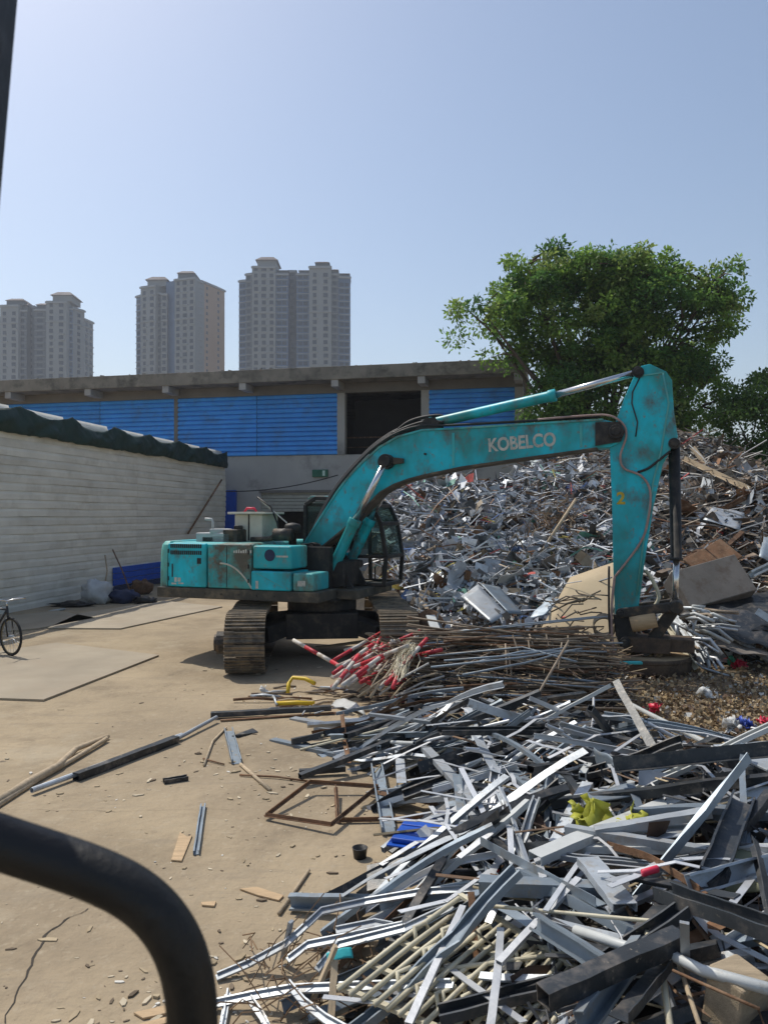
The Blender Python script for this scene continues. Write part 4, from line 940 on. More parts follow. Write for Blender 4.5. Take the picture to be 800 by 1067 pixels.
def poly_tube(pts, r, mt, name, label, cat, group=None, n=6):
    o = MB().tube(pts, r, n).build(name, M[mt], None, True); recenter(o); return tag(o, label, cat, group)

# ------------------------------------------------------------------ foreground scrap pile
LEFT = [G(*p) for p in ((385, 1067), (372, 990), (372, 940), (415, 905), (455, 868), (420, 815), (345, 785), (330, 752), (400, 728), (430, 716))]
LE = sorted([(2.0, -.05)]+[(p.y, p.x) for p in LEFT])
def hp(x, y):
    e = lerp(y, LE); d = x-e
    if d <= 0 or y > 10.6: return 0.0
    top = lerp(x, [(-1, .12), (0, .25), (.8, .42), (1.6, .62), (2.6, .85), (4, 1.0)])
    k = min(1, d/.9)
    if y > 7.6: k *= max(0, 1-(y-7.6)/2.6)*.8+.1
    if x > 1.2: k *= max(0, min(1, 1-(y-lerp(x, [(1.2, 8.3), (1.9, 6.9), (2.3, 5.6), (3.0, 5.3), (5, 5.4)]))/1.1))
    return top*k**.8+.05*N(x*2, y*2)*k
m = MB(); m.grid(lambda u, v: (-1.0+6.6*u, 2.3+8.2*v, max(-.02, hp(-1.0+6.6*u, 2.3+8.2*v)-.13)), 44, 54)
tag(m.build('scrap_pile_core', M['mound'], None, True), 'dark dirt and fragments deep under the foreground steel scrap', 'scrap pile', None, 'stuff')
rg = random.Random(21)
MARKS = [(G(490, 1010, .3), 'beside the cream rack'), (G(800, 850, .6), 'by the black steel box'), (G(612, 850, .6), 'near the lime yellow bag'), (Vector((1.6, 9.2, .2)), 'before the rod bundle'), (G(468, 868, .1), 'by the blue ribbed sheet'), (G(764, 1045, .6), 'near the wooden block'), (G(390, 780, .1), 'at the edge toward the bare ground'), (G(690, 775, .5), 'next to the litter soil'), (G(520, 800, .4), 'around the bent galvanised strip'), (G(640, 1010, .6), 'around the thick dark box beam')]
def near(p): return min(MARKS, key=lambda q: (q[0]-Vector(p)).length)[1]
kinds = [('channel', .075, .04, 'galv', 7), ('channel', .08, .04, 'galv_blue', 6), ('channel', .05, .03, 'galv', 4), ('angle', .06, .06, 'galv_blue', 4), ('box', .05, .05, 'darksteel', 5), ('box', .06, .05, 'darksteel', 5), ('box', .04, .04, 'galv', 3),
         ('flat', .07, .004, 'galv', 2), ('flat', .08, .004, 'rust', 2), ('zed', .07, .05, 'galv', 2), ('channel', .09, .045, 'darksteel', 5), ('pipe', .035, .035, 'whitesteel', 2), ('tee', .04, .04, 'alu', 3), ('angle', .05, .05, 'darksteel', 3), ('pipe', .03, .03, 'alu', 2), ('channel', .06, .035, 'whitesteel', 1), ('angle', .04, .04, 'rust', 2), ('box', .035, .035, 'galv_blue', 4), ('pipe', .022, .022, 'creamrod', 2)]
KN = {'channel': 'channel', 'angle': 'angle bar', 'box': 'box tube', 'flat': 'flat strip', 'zed': 'folded strip', 'pipe': 'round pipe', 'tee': 'tee bar'}
MN = {'galv': 'galvanised steel', 'galv_blue': 'blue-grey steel', 'darksteel': 'dark painted steel', 'alu': 'shiny aluminium', 'whitesteel': 'white coated steel', 'rust': 'rusty steel', 'creamrod': 'cream painted steel'}
pool = {}; look = {}; LENS = (.6, .9, 1.2, 1.55, 1.9, 2.3)
def pooled(kd, j):
    if (kd, j) not in pool:
        r_ = random.Random(hash((kd[0], kd[1], j)) % 9999 if False else int(kd[1]*1000)*7+j*131+len(kd[0])); L = LENS[j]
        t = .004 if kd[0] != 'flat' else .003
        be, tws, kk = r_.choice((0, 0, .02, .05, -.04)), r_.choice((0, 0, .15, .5, -.3)), r_.choice((0, 0, 0, .12, -.18, .35))
        b = bar_mb(kd[0], L, kd[1], kd[2], t, bend=be, twist=tws, kink=kk, sd=j*17+int(kd[1]*1000))
        look[(kd, j)] = ('short ' if j < 2 else 'long ' if j > 3 else '')+('kinked ' if kk else 'bowed ' if abs(be) > .03 else 'twisted ' if abs(tws) > .2 else 'straight ')
        pool[(kd, j)] = b.build('scrap_bar', M[kd[3]]); return pool[(kd, j)], L
    return link(pool[(kd, j)].copy()), LENS[j]
cnt = 0
while cnt < 285:
    y = rg.uniform(2.9, 9.6) if rg.random() < .75 else rg.uniform(6.0, 9.0); e = lerp(y, LE)
    x = e+abs(rg.gauss(0, 1))*1.1+.05 if rg.random() < .35 else rg.uniform(e, min(5.2, .5*y+.7))
    h = hp(x, y)
    if h < .04 or abs(x) > .5*y+.9: continue
    kd = rg.choices(kinds, [k[4] for k in kinds])[0]; j = rg.choices(range(6), (1.5, 4, 5, 5, 4, 3))[0]
    if h < .15: j = min(j, 2)
    o, L = pooled(kd, j); ya = rg.choice((rg.gauss(-.45, .35), rg.gauss(.55, .4), rg.gauss(1.7, .4), rg.gauss(0, .3)))
    dxy = Vector((math.cos(ya), math.sin(ya), 0)); h0 = hp(x-dxy.x*L*.4, y-dxy.y*L*.4); h1 = hp(x+dxy.x*L*.4, y+dxy.y*L*.4)
    pit = math.atan2(h1-h0, L*.8)+rg.gauss(0, .10)
    d = Vector((math.cos(ya)*math.cos(pit), math.sin(ya)*math.cos(pit), math.sin(pit)))
    zc = max((h0+h1)/2, h*.7)+rg.uniform(-.08, .10); zc = max(zc, abs(d.z)*L*.5+.01)
    o.matrix_world = Matrix.Translation((x, y, zc)) @ frame(d, rg.choice((0, math.pi, rg.uniform(0, 6.28)))).to_4x4()
    tag(o, (look[(kd, j)]+('wide ' if kd[1] >= .08 else 'slim ' if kd[1] <= .05 else '')+MN[kd[3]]+' '+KN[kd[0]]+' '+near((x, y, zc))), 'steel bar', MN[kd[3]]+' '+KN[kd[0]]+'s in the foreground pile'); cnt += 1
# crumpled offcuts between the bars
m = MB(); rg = random.Random(5)
for i in range(2600):
    y = rg.uniform(2.8, 10.2); x = rg.uniform(lerp(y, LE), .5*y+.9); h = hp(x, y)
    if h < .05: continue
    m.col = pick(rg, [((.5, .53, .57), 10), ((.30, .34, .39), 12), ((.05, .05, .055), 16), ((.15, .16, .17), 10), ((.72, .72, .70), 4), ((.26, .2, .14), 7), ((.10, .06, .04), 6), ((.12, .2, .42), .5), ((.5, .06, .06), .4)])
    crumple(m, (x, y, h+rg.uniform(-.14, .03)), rg.choice((.06, .09, .13, .2, .3)), rg, 3, 1.0, rg.choice((.1, .18, .3, .5)))
tag(m.build('offcuts', M['scrapmix']), 'small metal offcuts and shreds packed between the foreground bars', 'scrap', None, 'stuff')
m = MB()
for i in range(700):
    y = rg.uniform(2.8, 10.2); x = rg.uniform(lerp(y, LE), .5*y+.9); h = hp(x, y)
    if h < .06: continue
    L = rg.uniform(.3, 1.1); a = rg.uniform(0, 6.28); d = Vector((math.cos(a), math.sin(a), rg.gauss(0, .12)))*L*.5; c = Vector((x, y, h+rg.uniform(-.06, .06))); b = Vector((rg.gauss(0, .06), rg.gauss(0, .06), rg.gauss(0, .04)))
    m.col = pick(rg, [((.45, .36, .22), 4), ((.5, .5, .5), 4), ((.08, .08, .08), 4), ((.2, .12, .07), 4)]); m.tube([c-d, c-d*.3+b, c+d*.3+b, c+d], rg.uniform(.004, .011), 4, False)
tag(m.build('loose_wire', M['scrapmix']), 'thin wires and rods threaded through the foreground pile', 'wire', None, 'stuff')

# prominent pieces, placed from the photograph
def B(a, b, *r, **k): return bar(G(*a), G(*b), *r, **k)
B((383, 916, .10), (556, 868, .46), 'flat', .20, .02, 'darksteel', 'wide black curved steel plate poking out toward the bare ground', roll=R(25), t=.012, bend=.03, name='steel_plank')
B((556, 889, .62), (708, 828, .70), 'channel', .10, .05, 'whitesteel', 'wide pale grey channel lying across the yellow bag', roll=math.pi)
B((566, 1048, .66), (708, 985, .72), 'box', .08, .07, 'darksteel', 'thick dark blue-black box beam at the front of the pile')
B((303, 937, .06), (402, 938, .10), 'channel', .09, .05, 'galv_blue', 'grey channel lying open end out on bare ground beside a thin stick', roll=R(90))
B((396, 944, .18), (540, 918, .38), 'channel', .11, .05, 'galv_blue', 'long grey channel under the black curved plate', roll=R(70))
B((500, 928, .5), (640, 935, .55), 'box', .09, .07, 'galv_blue', 'square grey tube with dark open end beside the punched channel')
B((612, 892, .66), (650, 940, .66), 'channel', .12, .04, 'galv', 'short wide galvanised channel with a punched slot', roll=math.pi)
B((640, 804, .80), (830, 784, 1.0), 'angle', .09, .07, 'darksteel', 'long dark angle bar running to the black steel box', roll=R(80))
B((524, 765, .42), (616, 772, .45), 'channel', .07, .04, 'whitesteel', 'bright white channel lying level on the pile behind the bent strip', roll=math.pi)
B((486, 735, .42), (497, 770, .5), 'flat', .09, .004, 'galv', 'upper torn end of a bent galvanised strip', roll=R(15), twist=.4)
B((497, 768, .5), (517, 805, .52), 'flat', .10, .004, 'galv', 'middle length of a bent galvanised strip', roll=R(-20))
B((516, 800, .52), (510, 852, .34), 'channel', .075, .03, 'alu', 'crushed shiny upright end of a bent strip', roll=R(5), twist=.5)
B((443, 777, .30), (500, 838, .42), 'channel', .09, .04, 'galv', 'long pale galvanised channel sloping down toward the blue sheet', roll=math.pi)
B((405, 868, .02), (392, 800, .06), 'channel', .11, .05, 'galv_blue', 'open blue-grey channel lying on bare ground beside the angle-iron frame')
B((418, 815, .16), (415, 768, .22), 'channel', .085, .04, 'galv', 'short galvanised channel standing across the pile edge', roll=math.pi)
B((284, 769, .02), (386, 792, .05), 'channel', .09, .04, 'galv_blue', 'long channel lying on bare ground at the pile edge, lower of two', roll=R(180))
B((305, 747, .02), (420, 768, .06), 'channel', .11, .05, 'galv', 'punched galvanised channel at the pile edge by the yellow handle', roll=R(180))
B((330, 757, .05), (440, 776, .12), 'channel', .09, .05, 'galv_blue', 'blue-grey channel lying between two longer ones at the pile edge', roll=R(170))
B((312, 807, .02), (360, 803, .03), 'box', .06, .05, 'darksteel', 'short dark tube lying on the ground above the angle-iron frame')
B((740, 918, .74), (772, 836, .86), 'channel', .12, .06, 'darksteel', 'dark channel rising steeply against the black steel box', roll=0.2)
B((715, 922, .76), (812, 896, .8), 'channel', .09, .05, 'galv', 'galvanised channel at the foot of the steep dark channel', roll=R(60))
B((690, 935, .72), (830, 985, .85), 'channel', .12, .06, 'darksteel', 'long open dark channel running out past the wooden block')
B((590, 868, .6), (760, 896, .7), 'box', .06, .05, 'galv', 'slim galvanised tube lying under the pale wide channel')
B((575, 880, .55), (810, 880, .8), 'channel', .06, .04, 'whitesteel', 'slim white channel running level behind the steep dark channel', roll=math.pi)
B((545, 905, .56), (700, 985, .60), 'channel', .11, .05, 'galv_blue', 'long blue-grey channel sloping down to the dark front beam', roll=R(160))
B((500, 880, .5), (620, 945, .6), 'angle', .07, .05, 'galv_blue', 'blue-grey angle bar beneath the white trim strip')
B((520, 790, .44), (590, 850, .55), 'channel', .11, .05, 'galv_blue', 'broad blue-grey channel in the middle of the pile', roll=R(175))
B((570, 785, .5), (612, 845, .6), 'box', .05, .05, 'darksteel', 'dark slim tube leaning in the middle of the pile by the lime bag')
B((600, 800, .6), (665, 770, .7), 'channel', .09, .05, 'galv', 'galvanised channel pointing up toward the litter soil', roll=R(190))
B((625, 782, .62), (606, 812, .6), 'box', .05, .05, 'whitesteel', 'pale tube end standing up among the channels')
B((655, 735, .35), (760, 790, .75), 'pipe', .045, .045, 'whitesteel', 'long pale pipe sloping from the litter soil into the pile')
B((450, 862, .22), (560, 905, .44), 'channel', .08, .04, 'galv', 'galvanised channel lying just behind the black curved plate', roll=R(165))
for i, (a, b) in enumerate((((436, 800, .25), (500, 780, .4)), ((452, 825, .25), (540, 800, .5)), ((470, 850, .3), (600, 830, .55)), ((430, 790, .2), (470, 755, .3)), ((540, 830, .5), (640, 790, .65)), ((620, 870, .64), (740, 850, .78)), ((640, 905, .66), (770, 930, .78)), ((560, 960, .58), (640, 1010, .62)), ((600, 1067, .62), (660, 985, .64)), ((655, 1067, .66), (700, 1010, .66)), ((500, 925, .45), (600, 985, .55)), ((470, 800, .36), (560, 770, .46)))):
    B(a, b, rg.choice(('channel', 'angle', 'box')), rg.uniform(.06, .1), .045, rg.choice(('galv', 'galv_blue', 'darksteel')), 'long steel length resting on top of the pile '+near(G(*a).lerp(G(*b), .5)), group='long lengths on top of the foreground pile', roll=rg.choice((0, math.pi, 1.2)))
B((425, 1064, .34), (482, 942, .44), 'channel', .035, .02, 'alu', 'pale scratched aluminium trim slanting over the cream rack', roll=math.pi)
B((510, 1067, .44), (521, 965, .5), 'channel', .035, .02, 'alu', 'upright-looking aluminium trim over the cream rack', roll=math.pi, bend=.02)
B((519, 1000, .5), (602, 913, .62), 'channel', .035, .02, 'alu', 'aluminium trim slanting from the cream rack up the pile', roll=math.pi)
B((500, 944, .52), (690, 962, .66), 'pipe', .018, .018, 'creamrod', 'thin yellowish rod lying level across the pile', cat='rod', name='thin_rod')
poly_tube([G(598, 968, .62), G(650, 985, .66), G(690, 990, .7), G(730, 1010, .74), G(810, 1032, .78)], .022, 'whitesteel', 'bent_pipe', 'bent pale pipe curving above the wooden block', 'pipe')
B((713, 1024, .55), (712, 962, .92), 'flat', .035, .02, 'galv', 'short steel stake standing upright in the pile', t=.012)
poly_tube([G(672, 968, .64), G(690, 1020, .62), G(700, 1090, .6)], .014, 'creamrod', 'thin_rod', 'yellowish rod poking down toward the front of the pile', 'rod')
poly_tube([G(705, 1000, .66), G(735, 1090, .62)], .010, 'wood', 'thin_rod', 'brown cane lying beside the wooden block', 'rod')
poly_tube([G(700, 1010, .72), G(740, 1028, .76), G(790, 1050, .78)], .006, 'rust', 'bent_wire', 'thin rusty wire looped over the wooden block', 'wire')
# wooden block
m = MB(); c = G(764, 1045, .62); m.box((0, 0, .16), (.17, .16, .32), Matrix.Rotation(.5, 3, 'Z') @ Matrix.Rotation(.15, 3, 'X')); o = m.build('wood_block', M['wood'], None, bevel=.012); o.location = (c.x, c.y, .44); tag(o, 'chunky brown wooden block stuck in the front of the pile', 'wood block')
# black steel box at the right
bx0 = thing('steel_box', 'big black open steel box with pale lid at the pile edge', 'steel box', G(812, 880, .45), R(12))
for nm, a in (('box_panel', (0, 1.0, -.01, .01, 0, .42)), ('box_panel', (-.01, .01, .012, .6, 0, .42)), ('box_panel', (.012, 1.0, .602, .622, 0, .42))):
    m = MB(); m.bb(*a); m.build(nm, M['darksteel'], bx0)
m = MB(); m.bb(-.02, 1.02, -.02, .64, .423, .44); m.build('box_lid', M['galv'], bx0, bevel=.004)
# olive sheet
def sheet(pts, mt, name, label, cat, thick=.008, group=None, nu=8, nv=6, wob=.02):
    P = [Vector(p) for p in pts]; m = MB()
    def f(u, v):
        p = P[0].lerp(P[1], u).lerp(P[3].lerp(P[2], u), v); return p+Vector((0, 0, wob*N(p.x*5, p.y*5, p.z)))
    m.grid(f, nu, nv); o = m.build(name, M[mt], None, True, thick=thick); recenter(o); return tag(o, label, cat, group)
sheet([G(745, 930, .66), G(800, 925, .68), G(790, 885, .74), G(742, 890, .74)], 'olive', 'olive_sheet', 'dull olive green sheet behind the steep dark channel', 'sheet')
sheet([G(608, 838, .66), G(664, 828, .7), G(660, 816, .72), G(606, 826, .66)], 'galv_blue', 'bent_sheet', 'light blue sheet strip behind the lime yellow bag', 'sheet')
sheet([G(622, 800, .62), G(648, 812, .66), G(640, 790, .78), G(618, 775, .8)], 'galv_blue', 'bent_sheet', 'crumpled light blue sheet standing in the middle of the pile', 'sheet', wob=.08)
sheet([G(650, 880, .64), G(720, 870, .72), G(735, 848, .74), G(655, 858, .68)], 'galv', 'ribbed_sheet', 'grey bundle of thin sheets beneath the wide pale channel', 'sheet')
# blue ribbed sheet on the ground
bs = thing('blue_sheet', 'blue ribbed sheet panel on the ground at the pile edge', 'sheet', G(462, 872, .16), R(-18))
for k in range(3):
    m = MB(); m.prism([(-.34, 0), (.34, 0), (.34, .035), (-.34, .035)], k*.13-.2, k*.13-.085); m.build('sheet_rib', M['bluesheet'], bs, bevel=.01)
m = MB(); m.bb(-.36, .36, -.24, .22, -.012, -.002); m.build('sheet_base', M['bluesheet'], bs)
# plastic bags and coloured bits
def lump(c, s, mt, name, label, cat, sd, group=None, nn=14, rough=.35):
    m = MB(); prof = []
    vs = []; n1, n2 = nn, nn//2
    for i in range(n2+1):
        th = math.pi*i/n2
        for k in range(n1):
            ph = 2*math.pi*k/n1; d = Vector((math.sin(th)*math.cos(ph), math.sin(th)*math.sin(ph), math.cos(th)))
            q = 1+rough*N(d.x*2.3+sd, d.y*2.3, d.z*2.3)*1.6+rough*.5*N(d.x*6+sd, d.y*6, d.z*6)
            vs.append((d.x*s[0]*q, d.y*s[1]*q, max(-s[2]*.8, d.z*s[2]*q)))
    fs = [(i*n1+k, (i+1)*n1+k, (i+1)*n1+(k+1) % n1, i*n1+(k+1) % n1) for i in range(n2) for k in range(n1)]
    m.add(vs, fs); o = m.build(name, M[mt], None, True); o.location = Vector(c)+Vector((0, 0, s[2]*.75)); return tag(o, label, cat, group)
def rag(c0, s, mt, name, label, cat, sd, n=12):
    m = MB(); r_ = random.Random(sd)
    for i in range(n): crumple(m, (r_.gauss(0, s[0]*.35), r_.gauss(0, s[1]*.35), s[2]*r_.uniform(.15, .9)), s[0]*r_.uniform(.8, 1.5), r_, 5, 1.3, r_.uniform(.35, .7))
    o = m.build(name, M[mt], None, True, thick=.002); o.location = Vector(c0); return tag(o, label, cat)
rag(G(612, 852, .62), (.16, .10, .03), 'limebag', 'plastic_bag', 'crumpled lime yellow bag under the wide pale channel, larger one', 'bag', 1)
rag(G(658, 858, .64), (.10, .06, .03), 'limebag', 'plastic_bag', 'small scrap of lime yellow bag on the channel side away from the larger bag', 'bag', 4)
q0 = G(677, 909, .74); m = MB(); m.tube([q0+Vector((-.045, 0, 0)), q0+Vector((-.04, 0, 0)), q0+Vector((.04, .02, .012)), q0+Vector((.045, .02, .012))], [.014, .018, .018, .014], 14); tag(recenter(m.build('red_can', M['redplastic'], None, True)), 'small red can lying among dark channels', 'can')
rag(G(683, 742, .12), (.10, .08, .09), 'redplastic', 'red_rag', 'bright red crumpled plastic on the litter near the pale pipe', 'rag', 3)
rag(G(770, 696, .04), (.13, .1, .10), 'redplastic', 'red_rag', 'bright red crumpled plastic beside green plastic under the dark sheets', 'rag', 9)
lump(G(761, 694, .04), (.06, .06, .09), 'greenp', 'green_bottle', 'small green plastic piece beside the red crumple', 'plastic', 5)
rag(G(736, 728, .05), (.16, .1, .11), 'whitebag', 'plastic_bag', 'white crumpled bag on the litter soil', 'bag', 6)
rag(G(762, 760, .08), (.15, .08, .09), 'whitebag', 'plastic_bag', 'pale blue-white bag on the litter touching a blue wrapper', 'bag', 7)
rag(G(776, 757, .08), (.12, .07, .07), 'bluebag', 'blue_wrapper', 'deep blue wrapper on the litter beside a pale bag', 'wrapper', 8)
rag(G(800, 754, .08), (.08, .07, .06), 'redplastic', 'red_wrapper', 'faded red wrapper on the litter beyond the blue wrapper', 'wrapper', 12)
rag(G(275, 722, 0), (.075, .06, .085), 'whitebag', 'plastic_bag', 'small white bag on bare ground before the track', 'bag', 10)
lump(G(383, 977, .12), (.035, .03, .03), 'redplastic', 'red_bottle_top', 'small red cap lying inside the bent aluminium frames', 'cap', 13)
sheet([G(342, 1002, .2), G(368, 998, .2), G(366, 985, .24), G(340, 990, .24)], 'turq', 'turquoise_scrap', 'small turquoise plastic scrap among the bent aluminium frames', 'plastic', wob=.05)
# cream rack
cr = thing('cream_rack', 'cream painted rod rack lying at the front of the pile', 'rack', G(490, 1010, .30), 0)
org = cr.location
def L_(px, py, h): return G(px, py, h)-org
for i in range(18):
    t = i/17; a = L_(352+t*215, 1030+t*90, .22+.02*t+.03*(i % 2)); b = L_(478+t*150, 935+t*95, .40+.05*t); m = MB(); m.tube([a, a.lerp(b, .5)+Vector((0, 0, .01)), b], .013, 6); m.build('rack_rod', M['creamrod'], cr, True)
for i in range(5):
    t = i/4; a = L_(352+126*t, 1026-95*t, .205+.18*t); b = L_(567+61*t, 1116-90*t, .225+.22*t); m = MB(); m.beam(a, b, .03, .018); m.build('rack_crossbar', M['creamrod'], cr)
for i in range(26):
    t = rg.uniform(.05, .95); u = rg.uniform(.1, .85); a = L_(352+t*215, 1030+t*90, .22).lerp(L_(478+t*150, 935+t*95, .4), u); b = a+Vector((.07, .03, .02)); m = MB(); m.tube([a, a+Vector((-.01, .05, .06)), a+Vector((.05, .09, .06)), b+Vector((0, .05, 0))], .012, 6); m.build('rack_hook', M['creamrod'], cr, True)
# bent aluminium frames at the lower left of the pile
AF = [[(226, 1018, .02), (262, 1003, .05), (296, 985, .14), (318, 965, .2), (334, 950, .22), (380, 940, .22), (440, 930, .3), (500, 926, .36)], [(224, 1046, .03), (262, 1038, .06), (302, 1031, .1), (380, 1028, .2), (470, 1026, .32)], [(262, 1042, .05), (275, 1060, .04), (288, 1090, .02)], [(238, 1035, .03), (234, 1060, .02), (228, 1090, .02)],
      [(302, 1026, .1), (318, 1045, .12), (340, 1062, .14), (372, 1080, .16)], [(300, 1000, .12), (320, 985, .16), (370, 975, .2), (420, 965, .3)], [(330, 1010, .15), (352, 985, .2), (420, 968, .3), (470, 945, .36)], [(350, 970, .2), (390, 962, .22), (410, 966, .26)]]
AFL = ['long bent aluminium strip arching round the pile corner', 'straight aluminium strip lying level across the pile corner', 'short aluminium stub slanting toward the front, beside the rail', 'aluminium stub pointing straight out, nearest the black rail', 'aluminium strip curving down in front of the cream rack', 'aluminium strip running behind the turquoise scrap', 'aluminium strip rising from the turquoise scrap to the rack', 'shredded aluminium strip beside the red cap']
for pl, lb in zip(AF, AFL):
    m = MB(); P = [G(*p) for p in pl]
    for a, b in zip(P, P[1:]):
        m.beam(a, b+(b-a).normalized()*.01, .034, .012, .3); m.beam(a+Vector((0, .018, .01)), b+Vector((0, .018, .01)), .008, .03, .3)
    tag(recenter(m.build('aluminium_strip', M['galv'])), lb, 'strip')
for i, (a, b, mt) in enumerate((((326, 1045, .05), (352, 985, .32), 'wood'), ((345, 1067, .06), (349, 1000, .25), 'wood'), ((497, 1000, .3), (490, 930, .5), 'rust'), ((296, 1000, .02), (305, 960, .25), 'galv'))):
    B(a, b, 'flat', .035, .02, mt, ('rough brown stick standing beside the turquoise scrap', 'shorter brown stick standing near the pile corner', 'rusty flat bar standing over the cream rack', 'grey flat stub standing inside the arching strip')[i], t=.018, name='stick')
for i in range(46):
    a_ = rg.uniform(0, 6.28); y = rg.uniform(3.2, 7.5); x = rg.uniform(lerp(y, LE)+.1, .48*y+.3); h = hp(x, y); L = rg.uniform(.5, 1.3); d = Vector((math.cos(a_), math.sin(a_), rg.gauss(0, .1)))*L*.5; q = Vector((x, y, h+.08)); bnd = Vector((rg.gauss(0, .08), rg.gauss(0, .08), rg.uniform(0, .10))); P = [q-d, q-d*.4+bnd*.6, q+d*.1+bnd, q+d*.6+bnd*.3, q+d]
    m = MB(); wv = Vector((-d.y, d.x, 0)).normalized()*rg.uniform(.012, .022)
    m.add([v for p in P for v in (p-wv, p+wv)], [(2*k, 2*k+2, 2*k+3, 2*k+1) for k in range(4)]); tag(recenter(m.build('bent_strip', M['alu'], None, thick=.004)), 'thin bent bright trim strip lying on the pile '+near(q), 'strip', 'bent trim strips on the foreground pile')
tw = MB()
for i in range(70):
    c = G(rg.uniform(250, 420), rg.uniform(960, 1060), rg.uniform(0, .12)); a = rg.uniform(0, 6.28); d = Vector((math.cos(a), math.sin(a), rg.gauss(0, .5)))*rg.uniform(.06, .2)
    tw.tube([c, c+d+Vector((rg.gauss(0, .03), 0, .05)), c+d*2], .004, 4, False)
tag(tw.build('dry_twigs', M['twig']), 'dry twigs and wire tangled in the bent aluminium strips', 'twigs', None, 'stuff')

# ------------------------------------------------------------------ rods bundle and striped poles
rg = random.Random(31)
rods = []
for i in range(235):
    L = rg.uniform(1.6, 2.9); t = rg.random(); dy = max(-.95, min(.95, rg.gauss(0, .42))); z = .06+.98*(1-abs(dy))*rg.uniform(.35, 1)**.6
    cx = rg.uniform(.30+L*.5, max(.31+L*.5, 2.92-L*.5)); cy = 10.4+dy; ya = rg.gauss(-.06, .13) if rg.random() < .85 else rg.gauss(0, .6)
    d = Vector((math.cos(ya), math.sin(ya), rg.gauss(.02, .06)))*L/2; c = Vector((cx, cy, z)); b = Vector((0, rg.gauss(0, .04), -rg.uniform(0, .06)))
    z0 = min((c-d).z, (c+d+b).z); c.z += max(0, .03-z0)
    poly_tube([c-d, c-d*.35-b*.3, c+d*.3, c+d+b], rg.choice((.011, .014, .017)), rg.choice(('rod', 'rod', 'rod', 'rust', 'rod', 'galv_blue')), 'steel_rod', ('crooked ' if abs(ya) > .4 else '')+'thin weathered steel rod '+('on top of' if z > .55 else 'half way up' if z > .3 else 'at the bottom of')+' the stacked bundle before the excavator', 'rod', 'rods in the stacked bundle', 5)
for i in range(5):
    poly_tube([G(rg.uniform(590, 625), rg.uniform(668, 690), .78), G(540+rg.uniform(-8, 8), rg.uniform(672, 694), .78), G(rg.uniform(440, 500), rg.uniform(676, 706), .72)], .014, 'galv_blue', 'steel_rod', 'blue-grey rod laid over the top of the brown bundle', 'rod', 'blue-grey rods over the bundle')
for i in range(14):
    c = Vector((rg.uniform(.7, 2.6), rg.uniform(9.6, 10.0), .05)); a = rg.uniform(-.25, .25)
    poly_tube([c, c+Vector((a*.5, .1, .45)), c+Vector((a, .25, rg.uniform(.6, .9)))], .012, 'rod', 'steel_rod', 'short rod leaning upright against the front of the bundle', 'rod', 'rods leaning on the bundle front')
poly_tube([G(538, 762, .30), G(565, 715, .62), G(592, 668, .98)], .017, 'rod', 'steel_rod', 'single long rod leaning diagonally over the bundle', 'rod')
m = MB()                                                       # brush matting under the bundle
for i in range(1800):
    dy = rg.uniform(-.9, .8); c = Vector((rg.uniform(.1, 3.0), 10.4+dy, .04+rg.uniform(.5, 1)*.85*(1-abs(dy)))); a = rg.gauss(0, .7); d = Vector((math.cos(a), math.sin(a), rg.gauss(0, .2)))*rg.uniform(.15, .5)
    m.col = pick(rg, [((.2, .14, .09), 5), ((.3, .24, .16), 4), ((.08, .06, .05), 6)]); m.tube([c-d, c+Vector((0, 0, .02)), c+d], .007, 3, False)
tag(m.build('brush_matting', M['chipmix']), 'short twiggy offcuts packed inside the rod bundle', 'twigs', None, 'stuff')
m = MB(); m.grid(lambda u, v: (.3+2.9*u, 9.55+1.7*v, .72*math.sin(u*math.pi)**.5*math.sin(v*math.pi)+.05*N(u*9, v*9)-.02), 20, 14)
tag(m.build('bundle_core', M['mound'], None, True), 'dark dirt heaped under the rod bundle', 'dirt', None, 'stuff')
def striped(p0, p1, r, label, group=None, bands=7, start=0):
    p0, p1 = Vector(p0), Vector(p1); t = thing('striped_pole', label, 'pole', (p0+p1)/2, 0, group); c = t.location
    for i in range(bands):
        a = p0.lerp(p1, i/bands)-c; b = p0.lerp(p1, (i+1)/bands)-c; MB().tube([a, b], r, 8).build('pole_band', M['red' if (i+start) % 2 else 'white'], t, True)
    return t
striped(G(306, 667, .62), G(440, 742, .05), .030, 'long red and white striped pole sloping down in front of the others', None, 9, 0)
for i in range(34):
    a = G(rg.uniform(345, 425), rg.uniform(688, 732), rg.uniform(.12, .34)); b = G(rg.uniform(405, 470), rg.uniform(650, 690), rg.uniform(.5, .72)); d = (b-a).normalized(); d.z *= .5; b = a+d*rg.uniform(.7, 1.3); a.z += .16; b.z += .34
    striped(a, b, .027, 'red and white striped barrier pole piled at the end of the rod bundle', 'striped poles heaped by the bundle', rg.choice((3, 4, 5)), rg.randrange(2))
for i in range(60):
    a = G(rg.uniform(365, 450), rg.uniform(690, 730), rg.uniform(.1, .35)); d = Vector((rg.uniform(.2, .8), rg.uniform(-.1, .6), rg.uniform(0, .4)))
    poly_tube([a, a+d*.5+Vector((0, 0, .03)), a+d], .014, rg.choice(('white', 'rod', 'wood')), 'cane', 'bare pale cane mixed in with the striped poles', 'cane', 'canes among the striped poles', 5)
m = MB(); m.grid(lambda u, v: (-.6+2.2*u, 10.3+2.0*v, .62*math.sin(u*math.pi)**.8*math.sin(v*math.pi)-.02+.03*N(u*7, v*7)), 16, 16)
tag(m.build('pole_core', M['mound'], None, True), 'dark dirt heaped under the striped poles', 'dirt', None, 'stuff')
